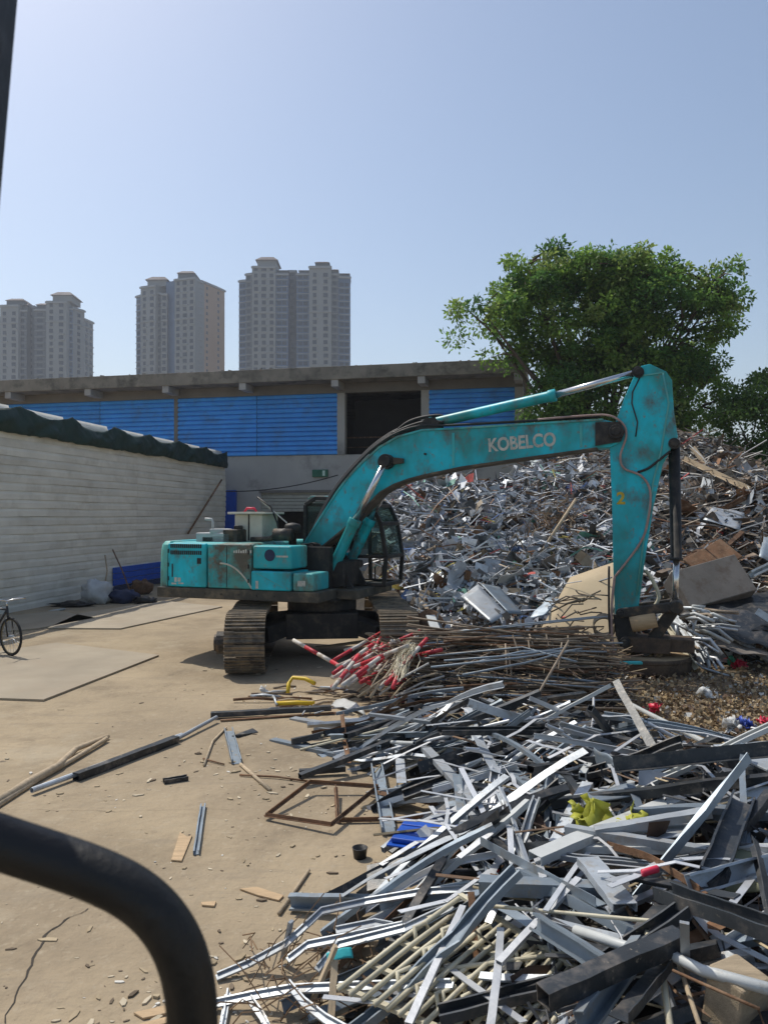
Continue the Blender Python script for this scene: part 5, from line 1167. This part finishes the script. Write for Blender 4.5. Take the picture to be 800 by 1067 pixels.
# a tuft of straw string on the poles
m = MB()
for i in range(60):
    a = G(430+rg.gauss(0, 4), 672+rg.gauss(0, 3), .82); b = G(415+rg.gauss(0, 8), 700+rg.gauss(0, 5), .55); m.tube([a, a.lerp(b, .5)+Vector((rg.gauss(0, .04), 0, rg.gauss(.03, .03))), b], .006, 3, False)
tag(m.build('straw_rope', M['creamrod']), 'frayed straw rope draped over the striped poles', 'rope', None, 'stuff')
# scrap between excavator and bundle
lump(G(447, 668, .35), (.28, .2, .30), 'rust', 'rusty_drum_scrap', 'crumpled rusty brown sheet lump above the striped poles', 'scrap', 15, rough=.4)
bar(G(448, 642, .9), G(462, 678, .62), 'flat', .14, .02, 'whitesteel', 'short white plank standing above the rod bundle', cat='plank', t=.02, name='white_plank')
sheet([D(480, 622, 13.5), D(512, 649, 12.6), D(528, 640, 12.9), D(498, 609, 13.8)], 'galv', 'flat_panel_scrap', 'flat pale grey panel propped on the heap foot, the paler half', 'panel', .02, wob=.005)  # paler steel than the panel beside it
sheet([D(500, 608, 13.85), D(530, 639, 12.95), D(545, 640, 13.2), D(520, 612, 14.1)], 'galv_blue', 'flat_panel_scrap', 'flat dark grey panel propped beside the paler panel on the heap foot', 'panel', .02, wob=.005)
sheet([D(546, 686, 12.3), D(646, 690, 12.1), D(646, 584, 14.3), D(594, 602, 14.4)], 'ply', 'board', 'large tan board lying on the heap slope behind the arm', 'board', .03, wob=.01)
sheet([D(549, 646, 12.6), D(566, 641, 12.5), D(584, 624, 12.8), D(572, 622, 13.0)], 'galv_blue', 'flat_panel_scrap', 'small grey curved panel resting on the tan board', 'panel', .015, wob=.05)
for i, (a, b) in enumerate((((462, 588), (478, 583)), ((415, 590), (470, 583)), ((555, 590), (600, 520)), ((540, 625), (555, 588)), ((460, 690), (560, 640)), ((470, 695), (545, 640)))):
    poly_tube([D(*a, 13.6 if i > 3 else 16.5), D((a[0]+b[0])/2, (a[1]+b[1])/2-1, 13.8 if i > 3 else 16.7), D(*b, 14.0 if i > 3 else 17.2)], .035 if i < 3 else .025, 'galv' if i != 2 else 'wood', 'heap_pipe', ('short grey pipe on the heap slope', 'long grey pipe lying level on the heap slope', 'pale pole leaning up the heap above the tan board', 'thin pipe at the corner of the tan board', 'long pipe from the bundle up to the heap foot, lower one', 'long pipe from the bundle up to the heap foot, upper one')[i], 'pipe')
for i in range(16):
    a = D(rg.uniform(600, 640), rg.uniform(615, 655), 12.5); d = Vector((rg.uniform(-.7, -.2), rg.uniform(.1, .4), rg.uniform(-.25, -.05)))
    poly_tube([a, a+d*.5+Vector((0, 0, rg.gauss(.03, .05))), a+d, a+d+Vector((-.05, 0, .06))], .013, 'rod', 'bent_rod', 'bent thin rod strewn over the tan board', 'rod', 'bent rods on the tan board', 5)
m = MB(); c = D(629, 655, 12.0); m.tube([c, c+Vector((.12, .45, .02))], .17, 18, False); m.tube([c+Vector((.12, .45, .02)), c], .155, 18, False); o = m.build('bucket_pail', M['blackplastic'], None, True); tag(recenter(o), 'black open pail lying on its side beside the arm end', 'pail')
# twig tangle on the heap
m = MB(); c0 = D(583, 560, 18.0)
for i in range(420):
    c = c0+Vector((rg.gauss(0, .45), rg.gauss(0, .3), rg.gauss(0, .6))); d = Vector((rg.gauss(0, 1), rg.gauss(0, 1), rg.gauss(0, 1))).normalized()*rg.uniform(.1, .3)
    m.tube([c-d, c+Vector((rg.gauss(0, .05), 0, rg.gauss(0, .05))), c+d], .008, 3, False)
tag(m.build('wire_tangle', M['twig']), 'rusty brown tangle of wire on the heap beside the arm', 'wire', None, 'stuff')
# dark sheets, boxes and girders at the right foot of the heap
def panelbox(c, size, rot, mt, name, label, cat, group=None):
    m = MB(); m.box((0, 0, 0), size); o = m.build(name, M[mt], None, bevel=.015); o.location = c; o.rotation_euler = rot; return tag(o, label, cat, group)
panelbox(D(738, 612, 13.6), (1.25, .5, .75), (R(-35), R(-14), R(8)), 'brownsteel', 'casing', 'big grey-brown metal casing tilted on the heap foot', 'casing')
panelbox(D(742, 582, 14.2), (.9, .05, .55), (R(-50), R(-25), R(15)), 'rust', 'rusty_flap', 'rusty brown flap above the tilted casing', 'flap')
sheet([D(708, 640, 12.8), D(800, 660, 12.2), D(830, 610, 13.6), D(760, 622, 13.8)], 'darksteel', 'dark_sheet', 'large black sheet under the tilted casing', 'sheet', .015, wob=.06)
sheet([D(735, 655, 12.2), D(822, 682, 11.8), D(832, 640, 12.8), D(750, 632, 12.9)], 'darksteel', 'dark_sheet', 'black folded sheet with a pale torn rim near the red rag', 'sheet', .015, wob=.08)
sheet([D(740, 676, 11.9), D(800, 684, 11.7), D(798, 676, 12.1), D(742, 666, 12.2)], 'brownsteel', 'torn_strip', 'pale torn metal strip along the foot of the black sheets', 'strip', .012, wob=.06)
sheet([D(790, 578, 13.8), D(830, 600, 13.5), D(835, 570, 14.4), D(795, 560, 14.5)], 'galv_blue', 'bent_sheet', 'bluish bent sheet beyond the tilted casing', 'sheet', .012, wob=.08)
sheet([D(732, 541, 16.5), D(770, 552, 16.0), D(775, 535, 16.8), D(742, 528, 17.0)], 'galv', 'bent_sheet', 'pale blue-white tray-like sheet high on the right of the heap', 'sheet', .012, wob=.03)
sheet([D(728, 512, 18.5), D(745, 525, 18.0), D(742, 500, 18.8), D(732, 498, 19.0)], 'whitesteel', 'bent_sheet', 'upright pale sheet near the crest of the heap', 'sheet', .012, wob=.05)
for i, (a, b, mt) in enumerate((((712, 480, 20), (780, 512, 18), 'wood'), ((720, 468, 21), (745, 500, 20), 'wood'), ((730, 540, 17), (800, 505, 18), 'rust'), ((720, 600, 14.5), (770, 555, 16), 'rust'), ((700, 590, 14.5), (745, 560, 16), 'rust'), ((745, 655, 12.3), (800, 690, 12.0), 'galv'), ((785, 640, 12.5), (830, 668, 12.2), 'galv'), ((780, 600, 13.5), (830, 575, 14.2), 'whitesteel'), ((700, 640, 12.9), (735, 690, 12.0), 'galv'), ((690, 640, 12.9), (728, 695, 11.9), 'creamrod'))):
    bar(D(a[0], a[1], a[2]), D(b[0], b[1], b[2]), rg.choice(('angle', 'channel')), .12, .09, mt, ('long weathered timber on the right shoulder of the heap', 'short weathered timber near the crest of the heap', 'rusty girder pointing up at the white fence', 'rusty girder above the casing, lower one', 'rusty girder beside the bucket cylinder', 'pale steel edge on the black folded sheet', 'pale steel edge beyond the black folded sheet', 'white bar leaning on the bluish sheet', 'twisted grey bar beside the magnet', 'cream bar beside the magnet')[i], 'girder', name='girder', roll=rg.uniform(0, 3), t=.012)
for i in range(46):
    a = D(rg.uniform(700, 735), rg.uniform(630, 690), rg.uniform(11.9, 13)); a.z = max(a.z, .06); d = Vector((rg.uniform(-.1, .5), rg.uniform(-.5, .1), rg.uniform(-.25, .05))); b = a+d; b.z = max(b.z, .03)
    poly_tube([a, a.lerp(b, .5)+Vector((rg.gauss(0, .06), 0, rg.gauss(.05, .04))), b], rg.choice((.012, .02, .03)), rg.choice(('galv', 'alu', 'whitesteel', 'rod')), 'twisted_pipe', 'thin twisted pipe spilling from the heap beside the magnet', 'pipe', 'twisted pipes beside the magnet', 5)
# turquoise stand by the magnet
ts = thing('turquoise_stand', 'small turquoise metal stand beside the magnet', 'stand', G(632, 718), 0)
m = MB(); m.bb(-.06, .06, -.05, .05, 0, .36); m.build('stand_post', M['turq'], ts, bevel=.01)
m = MB(); m.bb(-.08, .5, -.04, .04, .36, .40); m.build('stand_arm', M['turq'], ts, bevel=.01)

# ------------------------------------------------------------------ litter chips
m = MB(); rg = random.Random(77)
for i in range(8000):
    c = G(rg.uniform(630, 860), rg.triangular(688, 800, 735), 0)
    if c.x > .5*c.y+1.2: continue
    m.col = pick(rg, [((.34, .25, .14), 10), ((.26, .18, .10), 12), ((.44, .35, .22), 5), ((.15, .10, .07), 7), ((.6, .58, .52), 2), ((.3, .3, .28), 2)])
    crumple(m, (c.x, c.y, .06+rg.uniform(-.01, .05)), rg.uniform(.02, .065), rg, 2, .8)
tag(m.build('shredded_litter', M['chipmix']), 'brown shredded litter and leaves spread on the soil by the magnet', 'litter', None, 'stuff')
m = MB()
for i in range(1000):
    px_ = rg.triangular(-40, 470, 330); py_ = rg.uniform(690, 1075); c = G(px_, py_)
    if hp(c.x, c.y) > .05 or (N(c.x*.9, c.y*.9, 4) < -.05 and rg.random() < .75): continue
    m.col = pick(rg, [((.55, .47, .34), 6), ((.40, .32, .21), 7), ((.18, .14, .10), 5), ((.66, .63, .56), 2)]); s = rg.choice((.006, .009, .012, .017, .026))*rg.uniform(.6, 1.3)
    a0 = rg.uniform(0, 6.28); st = rg.uniform(.5, 2.2); ca, sa = math.cos(a0), math.sin(a0); pl = []
    for k in range(5):
        q = k*1.2566+rg.uniform(-.4, .4); u, v = math.cos(q)*s*st, math.sin(q)*s*.6; pl.append((c.x+u*ca-v*sa, c.y+u*sa+v*ca))
    m.slab(pl, .001, .001+s*rg.uniform(.15, .5))
tag(m.build('ground_chips', M['chipmix']), 'tiny wood chips and stones scattered over the bare ground', 'chips', None, 'stuff')

# ------------------------------------------------------------------ things on the bare ground
bar(G(34, 826, .02), G(190, 768, .02), 'pipe', .05, .05, 'galv', 'long grey pipe lying on bare ground inside a black sleeve', cat='pipe', name='ground_pipe')
bar(G(80, 813, .005), G(184, 773, .005), 'box', .085, .07, 'darksteel', 'black sleeve length around the long grey pipe', cat='pipe', name='pipe_sleeve', twist=.1)
bar(G(186, 771, .02), G(226, 749, .04), 'pipe', .045, .045, 'galv', 'grey pipe length linking the sleeve to the black profile', cat='pipe', name='ground_pipe')
bar(G(220, 747, .02), G(345, 740, .04), 'box', .085, .06, 'darksteel', 'long black profile lying toward the yellow handle', name='black_profile')
bar(G(230, 751, .01), G(350, 743, .01), 'flat', .04, .02, 'rust', 'thin brown strip under the long black profile', t=.015)
m = MB(); P = [G(-6, 838, .03), G(30, 815, .04), G(62, 797, .05), G(80, 780, .05), G(113, 767, .03)]; m.tube(P, [.035, .04, .035, .03, .028], 8); m.tube([G(-6, 842, .02), G(40, 812, .025), G(75, 792, .03), G(112, 769, .04)], .024, 7); o = m.build('wood_pole', M['wood'], None, True); tag(recenter(o), 'split brown wooden pole lying on the bare ground', 'pole')
def stick(a, b, w, mt, lb, c=None, nm='ground_stick', r=None):
    pts = [G(*a, .015)]+([G(*c, .02)] if c else [])+[G(*b, .015)]; return poly_tube(pts, w, mt, nm, lb, 'stick')
stick((213, 797), (236, 758), .013, 'wood', 'crooked twig on bare ground beside the short bare channel', (222, 772)); stick((251, 796), (282, 823), .018, 'wood', 'straight pale stick beside the short bare channel')
stick((291, 951), (322, 906), .013, 'wood', 'thin stick leaning at the open end of the grey channel'); stick((234, 796), (212, 790), .008, 'rust', 'tiny rusty wire on the bare ground'); stick((250, 807), (330, 815), .010, 'rust', 'thin rusty rod lying toward the angle-iron frame', (290, 809))
bar(G(238, 762, .0), G(247, 796, .0), 'channel', .10, .05, 'galv_blue', 'short open channel on bare ground beside the crooked twig')
bar(G(205, 890, .004), G(212, 840, .004), 'channel', .045, .03, 'galv_blue', 'slim blue-grey bar lying beside the pale plank')
bar(G(171, 816, .0), G(196, 812, .0), 'channel', .07, .04, 'darksteel', 'small dark channel offcut alone on the bare ground')
bar(G(266, 762, .0), G(245, 768, .0), 'flat', .10, .02, 'darksteel', 'flattened dark scrap beside the short open channel', t=.02, twist=.6)
def plank(pts, lb):
    P = [G(*p) for p in pts]; m = MB(); m.slab([(p.x, p.y) for p in P], .002, .014); tag(recenter(m.build('plank', M['log'], None, bevel=.003)), lb, 'plank')
plank([(179, 897), (190, 898), (201, 871), (196, 873), (188, 868)], 'short pale splintered plank on the bare ground'); plank([(250, 927), (268, 925), (296, 934), (291, 939), (270, 934)], 'pale curved wood shaving on the bare ground'); plank([(210, 941), (226, 940), (224, 945), (211, 944)], 'small pale wood flake behind the black rail'); plank([(140, 1056), (176, 1048), (178, 1056), (150, 1062)], 'splintered pale wood pieces beside the rail foot')
plank([(145, 1068), (176, 1060), (178, 1066), (150, 1074)], 'lower splintered wood piece beside the rail foot')
# angle-iron frame
af = thing('angle_frame', 'rusty angle-iron frame lying tilted on the bare ground', 'frame', G(330, 850), 0); org2 = af.location
FP = [(277, 850, .03), (323, 815, .10), (394, 820, .06), (345, 860, .06)]
FP2 = [(323, 815, .10), (350, 820, .08), (352, 855, .02), (440, 853, .02)]
def fb(a, b, w=.035): m = MB(); m.beam(G(*a)-org2, G(*b)-org2, w, .006, .2); m.beam(G(*a)-org2+Vector((0, 0, .012)), G(*b)-org2+Vector((0, 0, .012)), .006, w, .2); m.build('frame_bar', M['rust'], af)
for a, b in zip(FP, FP[1:]+FP[:1]): fb(a, b)
fb((350, 820, .08), (352, 855, .02)); fb((352, 855, .02), (442, 853, .02))
# small items
m = MB(); m.lathe([(.045, 0), (.055, .07), (.058, .075), (.050, .075), (.042, .01)], 16); o = m.build('black_cup', M['blackplastic'], None, True); o.location = G(375, 893); tag(o, 'small black cup standing alone on the bare ground', 'cup')
yh = thing('yellow_handle', 'yellow tubular handle lying by the striped poles', 'handle', G(312, 728), 0)
c = G(312, 728); MB().tube([G(300, 722, .02)-c, G(301, 712, .12)-c, G(305, 706, .18)-c, G(318, 707, .18)-c, G(328, 712, .14)-c], .028, 8).build('handle_loop', M['yellow'], yh, True)
MB().tube([G(288, 733, .03)-c, G(310, 732, .04)-c, G(328, 733, .03)-c], .03, 8).build('handle_base', M['yellow'], yh, True)
for i in range(26):
    a = G(rg.uniform(265, 370), rg.uniform(712, 742), rg.uniform(.01, .06)); an = rg.gauss(.2, .5); d = Vector((math.cos(an), math.sin(an), 0))*rg.uniform(.2, .6)
    poly_tube([a-d*.5, a+Vector((0, 0, .02)), a+d*.5], rg.choice((.01, .015, .02)), rg.choice(('rod', 'wood', 'rust', 'galv')), 'ground_rod', 'short rod or stick strewn near the yellow handle', 'rod', 'rods strewn near the yellow handle', 5)
sheet([G(345, 735, .02), G(382, 745, .03), G(372, 733, .08), G(350, 728, .05)], 'whitesteel', 'bent_sheet', 'small pale folded sheet beside the yellow handle', 'sheet', wob=.05)
# timber and plank under the excavator
bar(G(330, 676, .12), G(390, 668, .3), 'flat', .14, .03, 'wood', 'pale timber plank lying in the shade under the excavator', cat='plank', t=.04, name='plank')
bar(G(340, 655, .4), G(420, 668, .5), 'pipe', .06, .06, 'wood', 'long pole sloping under the excavator toward the striped poles', cat='pole', name='wood_pole')
# bags beside the shed wall
lump(G(101, 629), (.42, .34, .38), 'sack', 'sack', 'white woven sack leaning by the shed wall', 'sack', 21, nn=22, rough=.28)
lump(G(129, 628), (.40, .34, .22), 'navybag', 'bag', 'dark navy bag slumped beside the white sack', 'bag', 22, nn=20, rough=.3)
lump(G(76, 632), (.55, .25, .08), 'blackplastic', 'black_rag', 'flat black rag heap on the shed side of the white sack', 'rag', 23, nn=18, rough=.6)
lump(G(148, 619), (.35, .3, .26), 'rust', 'red_bundle', 'dull brown bundle half hidden behind the excavator tail', 'bundle', 24, nn=16)
lump(G(152, 629), (.3, .2, .12), 'blackplastic', 'black_bag', 'black bag on the ground under the excavator tail', 'bag', 25, nn=16, rough=.5)
sk = G(104, 628); poly_tube([sk+Vector((.1, .1, .4)), sk+Vector((.15, .2, .9)), sk+Vector((.05, .3, 1.35))], .02, 'wood', 'leaning_stick', 'stick standing in the white woven sack', 'stick')
poly_tube([sk+Vector((1.0, -.1, .1)), sk+Vector((.55, .3, .9)), sk+Vector((.2, .5, 1.5))], .022, 'rust', 'leaning_stick', 'dark rod leaning on the shed wall over the navy bag', 'stick')
poly_tube([G(52, 637, .02), G(68, 634.5, .03)], .03, 'whitesteel', 'pale_strip', 'pale strip lying along the base of the shed wall', 'strip')
# leaning poles at the far end of the shed
for i, (a, b) in enumerate((((190, 560, 30), (222, 492, 33)), ((196, 556, 30), (231, 500, 33)))): poly_tube([D(*a), D(*b)], .04, 'rust', 'leaning_pole', ('dark pole leaning on the far end of the shed, left one', 'dark pole leaning at the corner of the shed')[i], 'pole')

# ------------------------------------------------------------------ bicycle
fw = G(12, 685); bk = thing('bicycle', 'black bicycle standing on the wide steel plate', 'bicycle', (fw.x, fw.y, .034), math.atan2(-.56, .83))
def wheel(x):
    m = MB(); m.tube([(x+.32*math.cos(a), 0, .335+.32*math.sin(a)) for a in [k*2*math.pi/28 for k in range(29)]], .022, 7, False); w = m.build('wheel', M['tyre'], bk, True)
    m = MB(); m.tube([(x+.295*math.cos(a), 0, .335+.295*math.sin(a)) for a in [k*2*math.pi/28 for k in range(29)]], .011, 6, False); m.build('rim', M['bikeyel'], w, True)
    m = MB()
    for k in range(20): a = k*2*math.pi/20; m.tube([(x+.03*math.cos(a), .02*(-1)**k, .335+.03*math.sin(a)), (x+.29*math.cos(a), 0, .335+.29*math.sin(a))], .0025, 3, False)
    m.tube([(x, -.05, .335), (x, .05, .335)], .025, 10); m.build('spokes', M['galv'], w)
wheel(0); wheel(-1.04)
m = MB(); hd = (-.12, 0, .80); st = (-.72, 0, .80); bb_ = (-.60, 0, .31); rx = (-1.04, 0, .335)
for a, b, r in ((hd, bb_, .02), (hd, st, .018), (st, bb_, .018), ((-.10, 0, .72), (-.09, 0, .68), .02), (bb_, rx, .012), (st, rx, .011), ((-.13, 0, .86), (-.09, 0, .66), .02)): m.tube([a, b], r, 8)
m.build('bike_frame', M['bikepaint'], bk, True)
m = MB()
for s in (-1, 1): m.tube([(-.09, s*.01, .67), (-.07, s*.06, .62), (0, s*.06, .335)], .013, 7)
m.build('fork', M['bikepaint'], bk, True)
m = MB(); m.tube([(-.05, -.3, .98), (-.02, -.2, .99), (-.1, -.08, .97), (-.13, 0, .95), (-.1, .08, .97), (-.02, .2, .99), (-.05, .3, .98)], .013, 8); m.tube([(-.13, 0, .84), (-.13, 0, .95)], .014, 8); m.build('handlebar', M['chrome'], bk, True)
m = MB(); m.tube([(-.72, 0, .80), (-.74, 0, .92)], .013, 8); m.prism([(-.90, .92), (-.6, .93), (-.58, .95), (-.88, .98)], -.06, .06); m.build('saddle', M['blackplastic'], bk, bevel=.015)
m = MB(); m.tube([(-.6, -.09, .31), (-.6, .09, .31)], .03, 10); m.tube([(-.6, .09, .31), (-.5, .09, .18)], .012, 6); m.tube([(-.6, -.09, .31), (-.7, -.09, .44)], .012, 6); m.bb(-.55, -.45, .09, .18, .165, .19); m.bb(-.75, -.65, -.18, -.09, .43, .455); m.tube([(-.95, .08, .33), (-.9, .2, .0)], .01, 6); m.build('crank', M['galv'], bk)

# ------------------------------------------------------------------ the loader cab the photograph is taken from
lc = thing('loader_cab', 'black cab pillar and grab rail of the loader one looks out from', 'loader cab', (0, -.1, 0))
lo = Vector((0, -.1, 0)); dd = .54
rail = [(-190, 812), (-110, 840), (-40, 863), (20, 883), (66, 898), (104, 912), (136, 928), (162, 949), (181, 975), (193, 1004), (199, 1034), (201, 1067), (201, 1180), (201, 1700), (201, 2700)]
RP = [D(x, y, dd)-lo for x, y in rail]; RQ = []
for i in range(len(RP)-1):
    p0, p1, p2, p3 = RP[max(i-1, 0)], RP[i], RP[i+1], RP[min(i+2, len(RP)-1)]
    for k in range(6): t = k/6; RQ.append(.5*((2*p1)+(p2-p0)*t+(2*p0-5*p1+4*p2-p3)*t*t+(3*p1-p0-3*p2+p3)*t**3))
MB().tube(RQ+[RP[-1]], .0178, 32).build('grab_rail', M['cabblack'], lc, True)
def edge(px, py, d): return D(px, py, d)-lo
m = MB(); a = edge(16, 0, .62); b = edge(0, 190, .62); u = (a-b).normalized(); top_ = b+u*1.1; bot = b-u*1.9
off = Vector((-.0635, .0, 0))
for p, q in ((top_, bot),): m.beam(p+off, q+off, .11, .07, R(90))
bot_z = (bot+lo).z
pil = m.build('cab_pillar', M['cabblack'], lc)
m = MB(); m.bb(-1.0, .9, -1.0, .62, .92, 1.0); m.bb(-.7, .7, -2.2, -.2, .35, .92); m.build('floor_deck', M['cabblack'], lc, bevel=.02)
m = MB(); m.tube([D(-190, 812, dd)-lo, D(-190, 812, dd)-lo+Vector((-.30, 0, .03))], .0178, 14); m.bb(-.50, -.42, .58, .66, 1.0, 1.9) if False else None; m.build('rail_bracket', M['cabblack'], lc, True)
for xx in (-.95, .95):
    m = MB(); m.tube([(xx-.17, -.9, .55), (xx+.17, -.9, .55)], .55, 24); w = m.build('loader_wheel', M['tyre'], lc, True, bevel=.04); MB().tube([(xx-.19, -.9, .55), (xx+.19, -.9, .55)], .25, 18).build('wheel_rim', M['yellow'], w)

# ------------------------------------------------------------------ air
m = MB(); m.bb(-1000, 1000, -300, 1600, -1, 140); hz = m.build('haze', None)
hm = bpy.data.materials.new('haze'); hm.use_nodes = True; nt = hm.node_tree; nt.nodes.clear()
pv = nt.nodes.new('ShaderNodeVolumePrincipled'); pv.inputs['Color'].default_value = (.86, .91, 1, 1); pv.inputs['Density'].default_value = .0005; pv.inputs['Anisotropy'].default_value = .2
ou = nt.nodes.new('ShaderNodeOutputMaterial'); nt.links.new(pv.outputs[0], ou.inputs['Volume']); hz.data.materials.append(hm)
tag(hz, 'thin pale haze over the yard and the city', 'haze', None, 'stuff')
